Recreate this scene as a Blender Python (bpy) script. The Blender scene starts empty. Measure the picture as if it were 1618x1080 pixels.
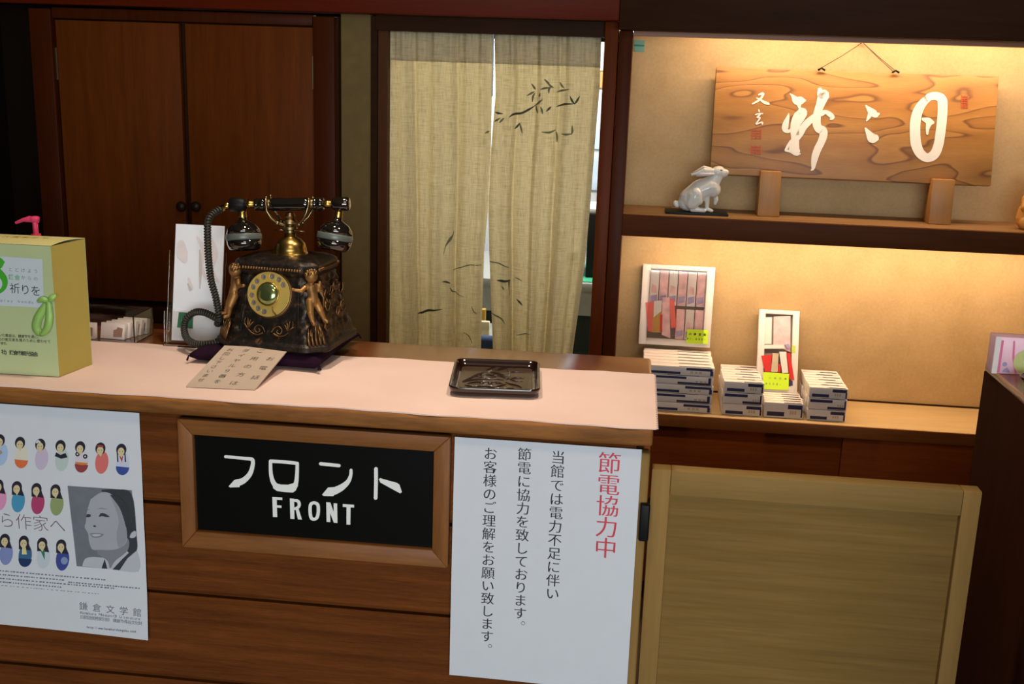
import bpy, bmesh, math, random
import numpy as np
from mathutils import Vector, Matrix, noise
random.seed(7)
SC = bpy.context.scene
COL = SC.collection
PI = math.pi

# ------------------------------------------------------------------ camera
CAM = Vector((-.0505, -1.6787, .538)); YAW, PITCH, ROLL, FPX = .1046, .2429, .0336, 1761.4
def cam_axes():
    f = Vector((-math.sin(YAW), math.cos(YAW), 0)); r = Vector((math.cos(YAW), math.sin(YAW), 0)); u = Vector((0, 0, 1))
    f2 = f*math.cos(PITCH)-u*math.sin(PITCH); u2 = u*math.cos(PITCH)+f*math.sin(PITCH)
    return r*math.cos(ROLL)+u2*math.sin(ROLL), u2*math.cos(ROLL)-r*math.sin(ROLL), f2
AR, AU, AF = cam_axes()
cd = bpy.data.cameras.new('camera'); cam = bpy.data.objects.new('camera', cd); COL.objects.link(cam)
cd.sensor_fit = 'HORIZONTAL'; cd.sensor_width = 36; cd.lens = FPX*36/1618; cd.clip_start = .05
cam.matrix_world = Matrix(((AR.x, AU.x, -AF.x, CAM.x), (AR.y, AU.y, -AF.y, CAM.y), (AR.z, AU.z, -AF.z, CAM.z), (0, 0, 0, 1)))
SC.camera = cam

# ------------------------------------------------------------------ world, lights, exposure
w = bpy.data.worlds.new('world'); SC.world = w; w.use_nodes = True
w.node_tree.nodes['Background'].inputs[0].default_value = (1, .82, .62, 1)
w.node_tree.nodes['Background'].inputs[1].default_value = .05
SC.view_settings.view_transform = 'Standard'; SC.view_settings.look = 'None'
SC.view_settings.exposure = 0.0; SC.view_settings.gamma = 1; SC.view_settings.use_curve_mapping = False
def area(name, loc, aim, sx, sy, power, col, spread=None, shape='RECTANGLE'):
    l = bpy.data.lights.new(name, 'AREA'); l.shape = shape; l.size = sx; l.size_y = sy; l.energy = power; l.color = col
    if spread: l.spread = spread
    o = bpy.data.objects.new(name, l); COL.objects.link(o); o.location = loc
    o.rotation_euler = (Vector(aim)-Vector(loc)).to_track_quat('-Z', 'Y').to_euler()
    return o
WARM = (1, .62, .29)
area('upper_niche_lamp', (.66, 1.60, .72), (.66, 1.68, .25), 1.10, .03, 6.6, (1, .72, .47))
area('lower_niche_lamp', (.60, 1.575, .105), (.60, 1.68, -.35), 1.18, .03, 6.4, (1, .70, .43))
area('counter_lamp_near_phone', (-.55, .10, 1.36), (-.55, .18, 0), .10, .10, 3.5, (1, .84, .68), 1.9, 'DISK')
area('counter_lamp_near_gate', (.0, .05, 1.36), (-.10, .15, 0), .10, .10, 3.1, (1, .84, .68), 1.9, 'DISK')
area('lobby_lamp', (-.2, -1.0, 1.36), (-.3, .9, .2), .5, .5, 8, (1, .80, .56))
area('lobby_daylight', (.6, -4.3, .35), (-.2, 0, -.3), 2.6, 1.6, 130, (.86, .93, 1))
area('office_lamp', (-.3, 2.3, 1.3), (-.4, 2.6, 0), 1.4, .4, 46, (.98, .98, .96))

# ------------------------------------------------------------------ helpers
def at(px, py, Y):
    d = AR*((px-809)/FPX)-AU*((py-540)/FPX)+AF
    return CAM+d*((Y-CAM.y)/d.y)
def atz(px, py, Z):
    d = AR*((px-809)/FPX)-AU*((py-540)/FPX)+AF
    return CAM+d*((Z-CAM.z)/d.z)
def ray_plane(px, py, o, n):
    d = AR*((px-809)/FPX)-AU*((py-540)/FPX)+AF
    return CAM+d*((Vector(o)-CAM).dot(n)/d.dot(n))
def lin(c):
    return tuple((x/255/12.92 if x/255 <= .04045 else ((x/255+.055)/1.055)**2.4) for x in c)
MW = {}
class MB:
    def __init__(s): s.v = []; s.f = []
    def add(s, vs, fs):
        n = len(s.v); s.v += [tuple(v) for v in vs]; s.f += [tuple(i+n for i in f) for f in fs]; return s
    def box(s, x0, x1, y0, y1, z0, z1):
        return s.add([(x0,y0,z0),(x1,y0,z0),(x1,y1,z0),(x0,y1,z0),(x0,y0,z1),(x1,y0,z1),(x1,y1,z1),(x0,y1,z1)],
            [(0,3,2,1),(4,5,6,7),(0,1,5,4),(1,2,6,5),(2,3,7,6),(3,0,4,7)])
    def hexa(s, b, t):   # 4 bottom points, 4 top points
        return s.add(list(b)+list(t), [(0,3,2,1),(4,5,6,7),(0,1,5,4),(1,2,6,5),(2,3,7,6),(3,0,4,7)])
    def lathe(s, prof, c=(0,0,0), n=32, axis=(0,0,1)):   # prof: (r,h)
        q = Vector((0,0,1)).rotation_difference(Vector(axis)); c = Vector(c); base = len(s.v); k = len(prof)
        for i in range(n):
            a = 2*PI*i/n
            for r, h in prof: s.v.append(tuple(c+q@Vector((r*math.cos(a), r*math.sin(a), h))))
        for i in range(n):
            j = (i+1) % n
            for m in range(k-1): s.f.append((base+i*k+m, base+j*k+m, base+j*k+m+1, base+i*k+m+1))
        if prof[0][0] > 1e-6: s.f.append(tuple(base+i*k for i in reversed(range(n))))
        if prof[-1][0] > 1e-6: s.f.append(tuple(base+i*k+k-1 for i in range(n)))
        return s
    def tube(s, pts, r, n=8, cap=True):
        pts = [Vector(p) for p in pts]; rs = r if isinstance(r, (list, tuple)) else [r]*len(pts); base = len(s.v)
        t = (pts[1]-pts[0]).normalized(); up = Vector((0,0,1)) if abs(t.z) < .9 else Vector((1,0,0))
        u = t.cross(up).normalized()
        for i, p in enumerate(pts):
            t = (pts[min(i+1, len(pts)-1)]-pts[max(i-1, 0)]).normalized()
            u = (u-t*u.dot(t)).normalized(); v = t.cross(u)
            for k in range(n):
                a = 2*PI*k/n; s.v.append(tuple(p+(u*math.cos(a)+v*math.sin(a))*rs[i]))
        for i in range(len(pts)-1):
            for k in range(n):
                k2 = (k+1) % n; s.f.append((base+i*n+k, base+i*n+k2, base+(i+1)*n+k2, base+(i+1)*n+k))
        if cap:
            s.f.append(tuple(base+k for k in reversed(range(n)))); e = base+(len(pts)-1)*n; s.f.append(tuple(e+k for k in range(n)))
        return s
    def ball(s, c, r, n=12, m=8, sc=(1,1,1), rot=None):
        c = Vector(c); base = len(s.v); R = rot or Matrix.Identity(3)
        for j in range(1, m):
            th = PI*j/m
            for i in range(n):
                ph = 2*PI*i/n
                s.v.append(tuple(c+R@Vector((r*sc[0]*math.sin(th)*math.cos(ph), r*sc[1]*math.sin(th)*math.sin(ph), r*sc[2]*math.cos(th)))))
        top = len(s.v); s.v.append(tuple(c+R@Vector((0,0,r*sc[2])))); s.v.append(tuple(c+R@Vector((0,0,-r*sc[2]))))
        for j in range(m-2):
            for i in range(n):
                i2 = (i+1) % n; s.f.append((base+j*n+i, base+(j+1)*n+i, base+(j+1)*n+i2, base+j*n+i2))
        for i in range(n):
            i2 = (i+1) % n; s.f.append((top, base+i, base+i2)); e = base+(m-2)*n; s.f.append((top+1, e+i2, e+i))
        return s
def obj(name, mb, mat, parent=None, bevel=0, smooth=False, seg=2, local=False):
    me = bpy.data.meshes.new(name); vs = mb.v
    if parent is not None and not local:
        mi = MW[parent.name].inverted(); vs = [tuple(mi@Vector(v)) for v in vs]
    me.from_pydata(vs, [], mb.f); me.update()
    bm = bmesh.new(); bm.from_mesh(me); bmesh.ops.recalc_face_normals(bm, faces=bm.faces)
    if bevel:
        eds = [e for e in bm.edges if len(e.link_faces) == 2 and e.calc_face_angle(0) > .6]
        bmesh.ops.bevel(bm, geom=eds, offset=bevel, segments=seg, profile=.5, affect='EDGES', clamp_overlap=True)
    bm.to_mesh(me); bm.free()
    o = bpy.data.objects.new(name, me); COL.objects.link(o); me.materials.append(mat)
    if smooth or bevel:
        for p in me.polygons: p.use_smooth = True
        if not smooth or bevel: me.set_sharp_from_angle(angle=math.radians(40))
    if parent is not None: o.parent = parent; MW[o.name] = MW[parent.name]
    else: MW[o.name] = Matrix.Identity(4)
    return o
def smooth_angle(o, deg=40):
    for p in o.data.polygons: p.use_smooth = True
    o.data.set_sharp_from_angle(angle=math.radians(deg))
def thing(name, label, cat, loc=(0,0,0), rotz=0, group=None):
    o = bpy.data.objects.new(name, None); COL.objects.link(o); o.location = loc; o.rotation_euler = (0, 0, rotz)
    o.empty_display_size = .05; MW[o.name] = Matrix.Translation(Vector(loc)) @ Matrix.Rotation(rotz, 4, 'Z')
    o['label'] = label; o['category'] = cat
    if group: o['group'] = group
    return o
def tag(o, label, cat, group=None, kind=None):
    o['label'] = label; o['category'] = cat
    if group: o['group'] = group
    if kind: o['kind'] = kind
    return o
def struct(name, mb, mat, label=None, bevel=0, parent=None):
    o = obj(name, mb, mat, parent, bevel)
    if parent is None: o['kind'] = 'structure'
    if label: o['label'] = label
    return o
def bx(*a): return MB().box(*a)

# ------------------------------------------------------------------ materials
class NT:
    def __init__(s, name):
        m = bpy.data.materials.new(name); m.use_nodes = True; s.m = m; s.t = m.node_tree; s.b = s.t.nodes['Principled BSDF']
        s.out = s.t.nodes['Material Output']
    def n(s, kind, **kw):
        x = s.t.nodes.new(kind)
        for k, v in kw.items(): setattr(x, k, v)
        return x
    def l(s, a, b): s.t.links.new(a, b)
    def coord(s, scale=(1,1,1), rot=(0,0,0)):
        c = s.n('ShaderNodeTexCoord'); mp = s.n('ShaderNodeMapping'); mp.inputs['Scale'].default_value = scale
        mp.inputs['Rotation'].default_value = rot; s.l(c.outputs['Object'], mp.inputs[0]); return mp.outputs[0]
    def noise(s, vec, scale, detail=4, rough=.55, dist=0):
        x = s.n('ShaderNodeTexNoise'); x.inputs['Scale'].default_value = scale; x.inputs['Detail'].default_value = detail
        x.inputs['Roughness'].default_value = rough; x.inputs['Distortion'].default_value = dist; s.l(vec, x.inputs['Vector']); return x.outputs['Fac']
    def ramp(s, fac, stops):
        r = s.n('ShaderNodeValToRGB'); e = r.color_ramp.elements
        while len(e) < len(stops): e.new(.5)
        for i, (p, c) in enumerate(stops): e[i].position = p; e[i].color = (*c, 1)
        s.l(fac, r.inputs[0]); return r.outputs['Color']
    def mix(s, a, b, fac, mode='MIX'):
        x = s.n('ShaderNodeMix', data_type='RGBA', blend_type=mode)
        for sock, v in ((x.inputs[0], fac), (x.inputs[6], a), (x.inputs[7], b)):
            if isinstance(v, (int, float)): sock.default_value = v
            elif isinstance(v, tuple): sock.default_value = (*v, 1) if len(v) == 3 else v
            else: s.l(v, sock)
        return x.outputs[2]
    def math(s, op, a, b=None):
        x = s.n('ShaderNodeMath', operation=op)
        for i, v in enumerate((a, b)):
            if v is None: continue
            if isinstance(v, (int, float)): x.inputs[i].default_value = v
            else: s.l(v, x.inputs[i])
        return x.outputs[0]
    def bump(s, h, strength=.3, dist=.001):
        x = s.n('ShaderNodeBump'); x.inputs['Strength'].default_value = strength; x.inputs['Distance'].default_value = dist
        s.l(h, x.inputs['Height']); s.l(x.outputs[0], s.b.inputs['Normal'])
    def set(s, **kw):
        for k, v in kw.items(): s.b.inputs[k].default_value = v
    def base(s, c):
        if isinstance(c, tuple): s.b.inputs['Base Color'].default_value = (*c, 1)
        else: s.l(c, s.b.inputs['Base Color'])
def plain(name, c, rough=.5, metal=0, coat=0, spec=.5, var=.06, bump=0, bscale=400):
    k = NT(name); c = lin(c); v = k.coord()
    f = k.noise(v, 35, 3)
    k.base(k.ramp(f, [(.25, tuple(x*(1-var) for x in c)), (.75, tuple(min(1, x*(1+var)) for x in c))]))
    k.set(Roughness=rough, Metallic=metal); k.b.inputs['Coat Weight'].default_value = coat
    k.b.inputs['Specular IOR Level'].default_value = spec
    if bump: k.bump(k.noise(v, bscale, 3), bump, .0008)
    return k.m
def wood(name, dark, light, axis='x', rough=.45, fine=60, coat=0, bump=.15, stretch=16, spec=.5):
    k = NT(name); s = {'x': (1, stretch, stretch), 'y': (stretch, 1, stretch), 'z': (stretch, stretch, 1)}[axis]
    v = k.coord(s); a = k.noise(v, 3.2, 5, .6, .3); b = k.noise(v, fine/4, 4, .7)
    f = k.math('ADD', k.math('MULTIPLY', a, .62), k.math('MULTIPLY', b, .38))
    k.base(k.ramp(f, [(.32, lin(dark)), (.52, tuple((x+y)/2 for x, y in zip(lin(dark), lin(light)))), (.70, lin(light))]))
    k.set(Roughness=rough); k.b.inputs['Coat Weight'].default_value = coat; k.b.inputs['Coat Roughness'].default_value = .2
    k.b.inputs['Specular IOR Level'].default_value = spec
    k.bump(b, bump, .0006); return k.m
def grainwood(name, base, light, line, sx=1.1, lines=14):   # flat-sawn board with cathedral grain
    k = NT(name); v = k.coord((sx, 1, 4.6)); a = k.noise(v, 2.1, 2, .4, .25)
    fr = k.math('FRACT', k.math('MULTIPLY', a, lines))
    body = k.ramp(fr, [(0, lin(light)), (.80, lin(base)), (.93, lin(line)), (1.0, lin(light))])
    fine = k.noise(k.coord((3, 60, 60)), 9, 3, .6)
    k.base(k.mix(body, k.ramp(fine, [(.3, (.62, .62, .62)), (.7, (1, 1, 1))]), .55, 'MULTIPLY'))
    k.set(Roughness=.5); k.bump(fine, .12, .0005); return k.m
M = {}
M['siding'] = wood('siding_wood', (74, 38, 14), (126, 70, 30), 'x', .55, 150, 0, .35, 22, .06)
M['slab_edge'] = wood('counter_edge_wood', (84, 50, 20), (160, 104, 50), 'x', .55, 60, 0, .2, 9, .15)
M['slab_top'] = wood('counter_top_wood', (112, 60, 28), (140, 78, 40), 'x', .20, 60, .4, .05, 9)
M['sign_wood'] = wood('sign_frame_wood', (112, 68, 30), (150, 96, 48), 'x', .5, 70, 0, .15, 12, .3)
M['sign_wood_v'] = wood('sign_frame_wood_upright', (112, 68, 30), (150, 96, 48), 'z', .5, 70, 0, .15, 12, .3)
M['cabinet'] = wood('cabinet_veneer', (92, 44, 10), (118, 58, 16), 'z', .5, 60, 0, .06, 14, .06)
M['frame_red'] = wood('dark_red_frame', (62, 26, 6), (80, 33, 8), 'z', .4, 60, 0, .08, 14, .06)
M['beam'] = wood('lintel_wood', (84, 26, 6), (104, 34, 8), 'x', .40, 60, 0, .06, 14, .06)
M['darkwood'] = wood('dark_brown_wood', (44, 24, 10), (60, 34, 14), 'x', .55, 60, 0, .08, 12, .06)
M['post'] = wood('dark_post_wood', (86, 36, 8), (106, 46, 12), 'z', .4, 60, 0, .08, 14, .06)
M['niche_shelf'] = wood('shelf_dark_wood', (70, 36, 16), (90, 48, 22), 'x', .5, 60, 0, .1, 12, .06)
M['shelf_top'] = wood('shelf_top_wood', (186, 156, 108), (206, 178, 130), 'x', .45, 60, .1, .1, 12)
M['shelf_edge'] = wood('cabinet_top_edge_wood', (126, 72, 30), (156, 94, 44), 'x', .4, 60, 0, .1, 12, .3)
M['cab_low'] = wood('sliding_door_veneer', (116, 54, 16), (142, 70, 24), 'x', .5, 60, 0, .06, 14, .06)
M['gate_frame'] = wood('gate_frame_ash', (136, 106, 58), (154, 122, 70), 'z', .6, 60, 0, .1, 16, .06)
M['gate_frame_h'] = wood('gate_rail_ash', (132, 104, 58), (150, 120, 70), 'x', .6, 60, 0, .1, 16, .06)
M['gate_panel'] = wood('gate_panel_ash', (116, 90, 46), (140, 110, 60), 'x', .6, 40, 0, .1, 24, .06)
M['block_side'] = wood('desk_side_wood', (50, 24, 8), (64, 30, 12), 'z', .85, 60, 0, .06, 12, .06)
M['block_top'] = wood('desk_top_wood', (108, 52, 26), (134, 68, 34), 'x', .25, 60, .3, .05, 10)
M['jamb'] = wood('brown_jamb', (72, 40, 16), (92, 52, 22), 'z', .5, 60, 0, .06, 14, .1)
M['upper_shelf_top'] = wood('upper_shelf_wood', (128, 94, 58), (154, 118, 76), 'x', .5, 60, 0, .1, 12, .2)
M['plaque'] = grainwood('plaque_zelkova', (164, 110, 46), (182, 128, 58), (116, 72, 28), 1.1, 9)
M['stand_wood'] = wood('stand_block_wood', (160, 110, 48), (180, 128, 64), 'z', .5, 40, 0, .15, 10)
M['carved_wood'] = wood('carved_wood', (186, 124, 54), (214, 154, 76), 'z', .45, 40, 0, .15, 6)
M['beige_wall'] = plain('ochre_plaster', (118, 96, 52), .85, var=.1, bump=.25, bscale=300)
M['ceiling'] = plain('ceiling_board', (120, 96, 70), .9)
M['floor'] = plain('lobby_carpet', (70, 52, 40), .95, var=.2)
M['lobby_wall'] = plain('lobby_wall', (120, 96, 70), .9)
M['left_wall'] = plain('dark_wall_panel', (30, 20, 10), .95, spec=.05)
def wallpaper():
    k = NT('niche_wallpaper'); v = k.coord()
    a = k.noise(v, 9, 5, .6); b = k.noise(v, 120, 3, .6)
    c1, c2 = lin((176, 146, 100)), lin((194, 164, 117))
    k.base(k.ramp(k.math('ADD', k.math('MULTIPLY', a, .6), k.math('MULTIPLY', b, .4)), [(.35, c1), (.65, c2)]))
    k.set(Roughness=.8); k.bump(b, .2, .001); return k.m
M['wallpaper'] = wallpaper()
M['black_panel'] = plain('sign_black', (11, 11, 9), .35, var=.02, spec=.15)
M['sign_white'] = plain('sign_white', (236, 238, 230), .5, var=.01)
M['paper'] = plain('white_paper', (214, 218, 222), .75, var=.015)
M['ink'] = plain('black_ink', (34, 36, 40), .6)
M['ink_grey'] = plain('grey_ink', (112, 114, 124), .6)
M['ink_brown'] = plain('brown_ink', (118, 92, 90), .6)
M['red_ink'] = plain('red_ink', (206, 62, 78), .6)
M['black'] = plain('black_plastic', (16, 15, 14), .5, spec=.2)
M['knob'] = plain('dark_wooden_knob', (44, 28, 18), .45, spec=.3)
M['brass'] = plain('aged_brass', (170, 140, 76), .28, 1, var=.15)
M['brass_dull'] = plain('dull_brass', (140, 120, 84), .35, 1, var=.15)
M['dial_gold'] = plain('dial_gold', (206, 180, 92), .38, .55, var=.06)
M['dome_green'] = plain('dial_centre', (150, 170, 110), .16, .9, var=.05)
M['dial_plate'] = plain('dial_number_plate', (132, 118, 108), .6, var=.2)
M['bronze'] = plain('bronze_relief', (112, 84, 52), .42, .9, var=.4)
M['cherub'] = plain('gilded_bronze', (146, 108, 60), .5, .7, var=.5)
M['gloss_black'] = plain('glossy_black', (20, 18, 14), .07, 0, 1, var=.02)
M['grey_band'] = plain('grey_band', (86, 92, 86), .35)
M['cord_mat'] = plain('cord_rubber', (40, 38, 28), .5)
def phonebody():
    k = NT('dark_bronze_body'); v = k.coord(); n1 = k.noise(v, 90, 5, .65, .4); n2 = k.noise(v, 30, 4)
    k.base(k.ramp(n1, [(.44, lin((26, 24, 20))), (.60, lin((48, 36, 26))), (.74, lin((116, 84, 50)))]))
    k.set(Roughness=.38, Metallic=.55); k.bump(n1, .5, .002); return k.m
M['phone_body'] = phonebody()
M['cushion'] = plain('purple_velvet', (34, 14, 30), .95, var=.15, bump=.3, spec=.1)
def cloth():
    k = NT('pink_felt'); v = k.coord(); a = k.noise(v, 5, 4); b = k.noise(v, 900, 2)
    k.base(k.ramp(a, [(.3, lin((232, 200, 186))), (.7, lin((240, 212, 198)))])); k.set(Roughness=.95)
    k.bump(b, .25, .0008); return k.m
M['runner'] = cloth()
M['lacquer'] = plain('brown_lacquer', (30, 12, 8), .16, 0, .7, var=.1)
M['lacquer_floor'] = plain('tray_relief_floor', (84, 66, 52), .28, .2, .3, var=.25, bump=.5, bscale=500)
M['relief_dark'] = plain('tray_relief_dark', (46, 32, 26), .25, .1, .5, var=.2)
def acrylic():
    k = NT('clear_acrylic'); k.base((1, .97, .94)); k.set(Roughness=.05, IOR=1.35); k.b.inputs['Transmission Weight'].default_value = 1
    return k.m
M['acrylic'] = acrylic()
M['green_card'] = plain('green_card', (174, 188, 138), .8, var=.02)
M['yellow_card'] = plain('yellow_card', (222, 212, 140), .8, var=.02)
M['olive_card'] = plain('yellow_side_card', (168, 150, 70), .8, var=.02)
M['label_paper'] = plain('label_paper', (190, 200, 204), .7, var=.01)
M['green_ink'] = plain('green_ink', (58, 160, 30), .6)
M['green_soft'] = plain('pale_green_ink', (120, 180, 130), .6)
M['ribbon'] = plain('green_satin', (140, 184, 92), .4, var=.2)
M['pink_plastic'] = plain('pink_plastic', (230, 70, 110), .3, var=.02)
M['pump_bottle'] = plain('clear_pink_bottle', (240, 190, 200), .2)
M['porcelain'] = plain('white_porcelain', (214, 214, 206), .22, 0, .3, var=.02)
M['pale_print'] = plain('faded_pink_print', (208, 200, 200), .8)
M['grey_print'] = plain('faded_grey_print', (186, 178, 172), .8)
M['stamp_green'] = plain('dark_green_print', (44, 112, 84), .7)
M['card_grey'] = plain('laminated_card', (192, 172, 152), .35, var=.03)
M['pack_white'] = plain('box_white_card', (226, 218, 214), .6, var=.03)
M['navy'] = plain('navy_print', (44, 42, 84), .6)
M['tan_print'] = plain('tan_print', (196, 178, 150), .6)
M['match_mark'] = plain('brown_print', (150, 116, 100), .7)
M['fluoro'] = plain('fluorescent_price_card', (206, 246, 40), .6, var=.01)
M['red_pack'] = plain('red_pack', (206, 44, 38), .4)
M['coral_pack'] = plain('coral_pack', (228, 104, 88), .4)
M['gold_pack'] = plain('gold_pack', (190, 148, 60), .4)
M['pink_print'] = plain('pink_blossom_print', (226, 186, 190), .6, var=.25)
M['lilac_print'] = plain('lilac_print', (160, 150, 190), .6, var=.3)
M['lime'] = plain('lime_print', (190, 206, 90), .6)
M['shadow_gap'] = plain('recess_shade_card', (120, 108, 100), .8)  # backing sheet coloured dark for the shade between the sweets
M['pink_pack'] = plain('pink_sweet_pack', (236, 190, 206), .4)
M['hot_pink'] = plain('deep_pink_print', (222, 110, 150), .4)
M['film'] = plain('green_sweet', (196, 204, 130), .3)
M['teal_sticker'] = plain('teal_sticker', (106, 160, 140), .6)
M['teal_dark'] = plain('dark_teal_print', (40, 110, 90), .6)
M['office_wall'] = plain('office_wall', (206, 212, 214), .8)
M['office_blue'] = plain('pale_blue_paper', (190, 206, 226), .7)
M['orange'] = plain('orange_card', (214, 150, 90), .7)
M['green_mat'] = plain('green_desk_mat', (60, 160, 120), .5)
M['desk_grey'] = plain('grey_desk', (150, 152, 146), .5)
M['dark_green'] = plain('dark_green_panel', (34, 48, 40), .6)
M['blue_cloth'] = plain('navy_blue_cloth', (40, 60, 96), .8)
M['cream'] = plain('cream_paper', (226, 214, 170), .7)
M['mustard'] = plain('mustard_card', (176, 140, 40), .7)
M['photo_bg'] = plain('photo_grey_ground', (112, 116, 124), .6, var=.12)
M['photo_skin'] = plain('photo_pale_grey', (168, 172, 178), .6, var=.02)
M['photo_skin2'] = plain('photo_mid_grey', (150, 154, 160), .6, var=.02)
M['photo_skin3'] = plain('photo_shade_grey', (130, 134, 140), .6, var=.02)
M['photo_dark'] = plain('photo_dark_grey', (54, 58, 62), .6, var=.1)
M['photo_white'] = plain('photo_white', (188, 192, 198), .6, var=.02)
M['seal'] = plain('red_seal_ink', (180, 70, 34), .7, var=.2)
M['paint_white'] = plain('white_paint', (236, 228, 214), .5, var=.03, bump=.3)
M['cord_brown'] = plain('brown_string', (90, 60, 44), .8)
M['leaf_ink'] = plain('grey_green_ink', (118, 114, 82), .9)
M['leaf_ink2'] = plain('dark_green_ink', (72, 72, 50), .9)
def linen():
    k = NT('linen_cloth')
    a = k.noise(k.coord((120, 1, 6)), 4, 3, .6); b = k.noise(k.coord((6, 1, 120)), 4, 3, .6); c = k.noise(k.coord(), 500, 2)
    f = k.math('ADD', k.math('MULTIPLY', a, .5), k.math('MULTIPLY', b, .5))
    col = k.ramp(f, [(.34, lin((200, 184, 142))), (.5, lin((234, 220, 180))), (.66, lin((248, 238, 204)))])
    k.base(col); k.set(Roughness=.9); k.bump(k.math('ADD', f, k.math('MULTIPLY', c, .3)), .5, .001)
    tr = k.n('ShaderNodeBsdfTranslucent'); k.l(col, tr.inputs[0]); mx = k.n('ShaderNodeMixShader'); mx.inputs[0].default_value = .42
    k.l(k.b.outputs[0], mx.inputs[1]); k.l(tr.outputs[0], mx.inputs[2]); k.l(mx.outputs[0], k.out.inputs[0]); return k.m
M['linen'] = linen()
DOLL = {}
def dollmat(rgb):
    if rgb not in DOLL: DOLL[rgb] = plain('print_colour_%d' % len(DOLL), rgb, .7, var=.02)
    return DOLL[rgb]

# ------------------------------------------------------------------ flat print helpers
_glyph = {}
def glyph(ch, offset):
    key = (ch, offset)
    if key not in _glyph:
        c = bpy.data.curves.new('glyph', 'FONT'); c.body = ch; c.size = 1; c.offset = offset; c.resolution_u = 4
        o = bpy.data.objects.new('glyph', c); COL.objects.link(o); bpy.context.view_layer.update()
        dg = bpy.context.evaluated_depsgraph_get(); me = bpy.data.meshes.new_from_object(o.evaluated_get(dg))
        _glyph[key] = ([v.co.copy() for v in me.vertices], [tuple(p.vertices) for p in me.polygons])
        bpy.data.objects.remove(o); bpy.data.curves.remove(c); bpy.data.meshes.remove(me)
    return _glyph[key]
class Surf:      # a flat or gently bowed sheet: P(u, v, h) gives the world point, uv(px) finds a photograph point on it
    def __init__(s, o, U, V, bow=None):
        s.o = Vector(o); s.U = Vector(U).normalized(); s.V = Vector(V).normalized(); s.N = s.U.cross(s.V).normalized(); s.bow = bow
    def P(s, u, v, h=0): return s.o+s.U*u+s.V*v+s.N*(h+(s.bow(u, v) if s.bow else 0))
    def uv(s, px, py):
        p = ray_plane(px, py, s.o, s.N); u, v = (p-s.o).dot(s.U), (p-s.o).dot(s.V)
        if s.bow:
            for _ in range(3):
                p = ray_plane(px, py, s.o+s.N*s.bow(u, v), s.N); u, v = (p-s.o).dot(s.U), (p-s.o).dot(s.V)
        return u, v
def put_glyph(mb, S, ch, u, v, size, offset=0, fat=0, h=.0004, sx=1, rot=0):   # (u,v): centre of the em box
    vs, fs = glyph(ch, offset); ca, sa = math.cos(rot), math.sin(rot)
    for k, dx in enumerate((0,) if not fat else (-fat, 0, fat)):
        pts = []
        for p in vs:
            a, b = (p.x-.5+dx)*size*sx, (p.y-.38)*size
            pts.append(S.P(u+a*ca-b*sa, v+a*sa+b*ca, h+k*.00010))
        mb.add(pts, fs)
def grid_sheet(S, u0, u1, v0, v1, nu=12, nv=12, th=.0004):
    mb = MB(); n = (nu+1)*(nv+1)
    for h in (0, -th):
        for j in range(nv+1):
            for i in range(nu+1): mb.v.append(tuple(S.P(u0+(u1-u0)*i/nu, v0+(v1-v0)*j/nv, h)))
    for j in range(nv):
        for i in range(nu):
            a = j*(nu+1)+i; mb.f.append((a, a+1, a+nu+2, a+nu+1)); mb.f.append((n+a, n+a+nu+1, n+a+nu+2, n+a+1))
    def side(idx):
        for a, b in zip(idx, idx[1:]): mb.f.append((a, b, b+n, a+n))
    side([i for i in range(nu+1)]); side([nv*(nu+1)+i for i in range(nu+1)])
    side([j*(nu+1) for j in range(nv+1)]); side([j*(nu+1)+nu for j in range(nv+1)])
    return mb
_lvl = [0]
def nudge():
    _lvl[0] = (_lvl[0]+1) % 9; return _lvl[0]*.00004
def poly_px(mb, S, pts, h=.0004):
    mb.add([S.P(*S.uv(*p), h) for p in pts], [tuple(range(len(pts)))])
def poly_uv(mb, S, pts, h=.0004): mb.add([S.P(*p, h) for p in pts], [tuple(range(len(pts)))])
def smooth_path(pts, n=6):
    out = []; P_ = [np.array(p, float) for p in pts]
    for i in range(len(P_)-1):
        a = P_[max(i-1, 0)]; b = P_[i]; c = P_[i+1]; d = P_[min(i+2, len(P_)-1)]
        for k in range(n):
            t = k/n; out.append(.5*((2*b)+(-a+c)*t+(2*a-5*b+4*c-d)*t*t+(-a+3*b-3*c+d)*t**3))
    out.append(P_[-1]); return out
def brush(mb, S, pts, h=.0006, px=True, n=6, place=None):   # pts: (x, y, half width) as a varying ribbon with round ends
    q = smooth_path(pts, n); L = []; R = []
    for i, p in enumerate(q):
        t = q[min(i+1, len(q)-1)][:2]-q[max(i-1, 0)][:2]; l = np.hypot(*t) or 1; nn = np.array((-t[1], t[0]))/l*max(p[2], .01)
        L.append(p[:2]+nn); R.append(p[:2]-nn)
    lift = [nudge()]
    f = place or (lambda a: S.P(*(S.uv(*a) if px else a), h+lift[0]))
    for i in range(len(q)-1): mb.add([f(L[i]), f(L[i+1]), f(R[i+1]), f(R[i])], [(0, 1, 2, 3)])
    for e in (0, -1):
        lift[0] = nudge(); c = q[e]; r = max(c[2], .01); m = 10
        mb.add([f((c[0]+r*math.cos(2*PI*k/m), c[1]+r*math.sin(2*PI*k/m))) for k in range(m)], [tuple(range(m))])

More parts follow.
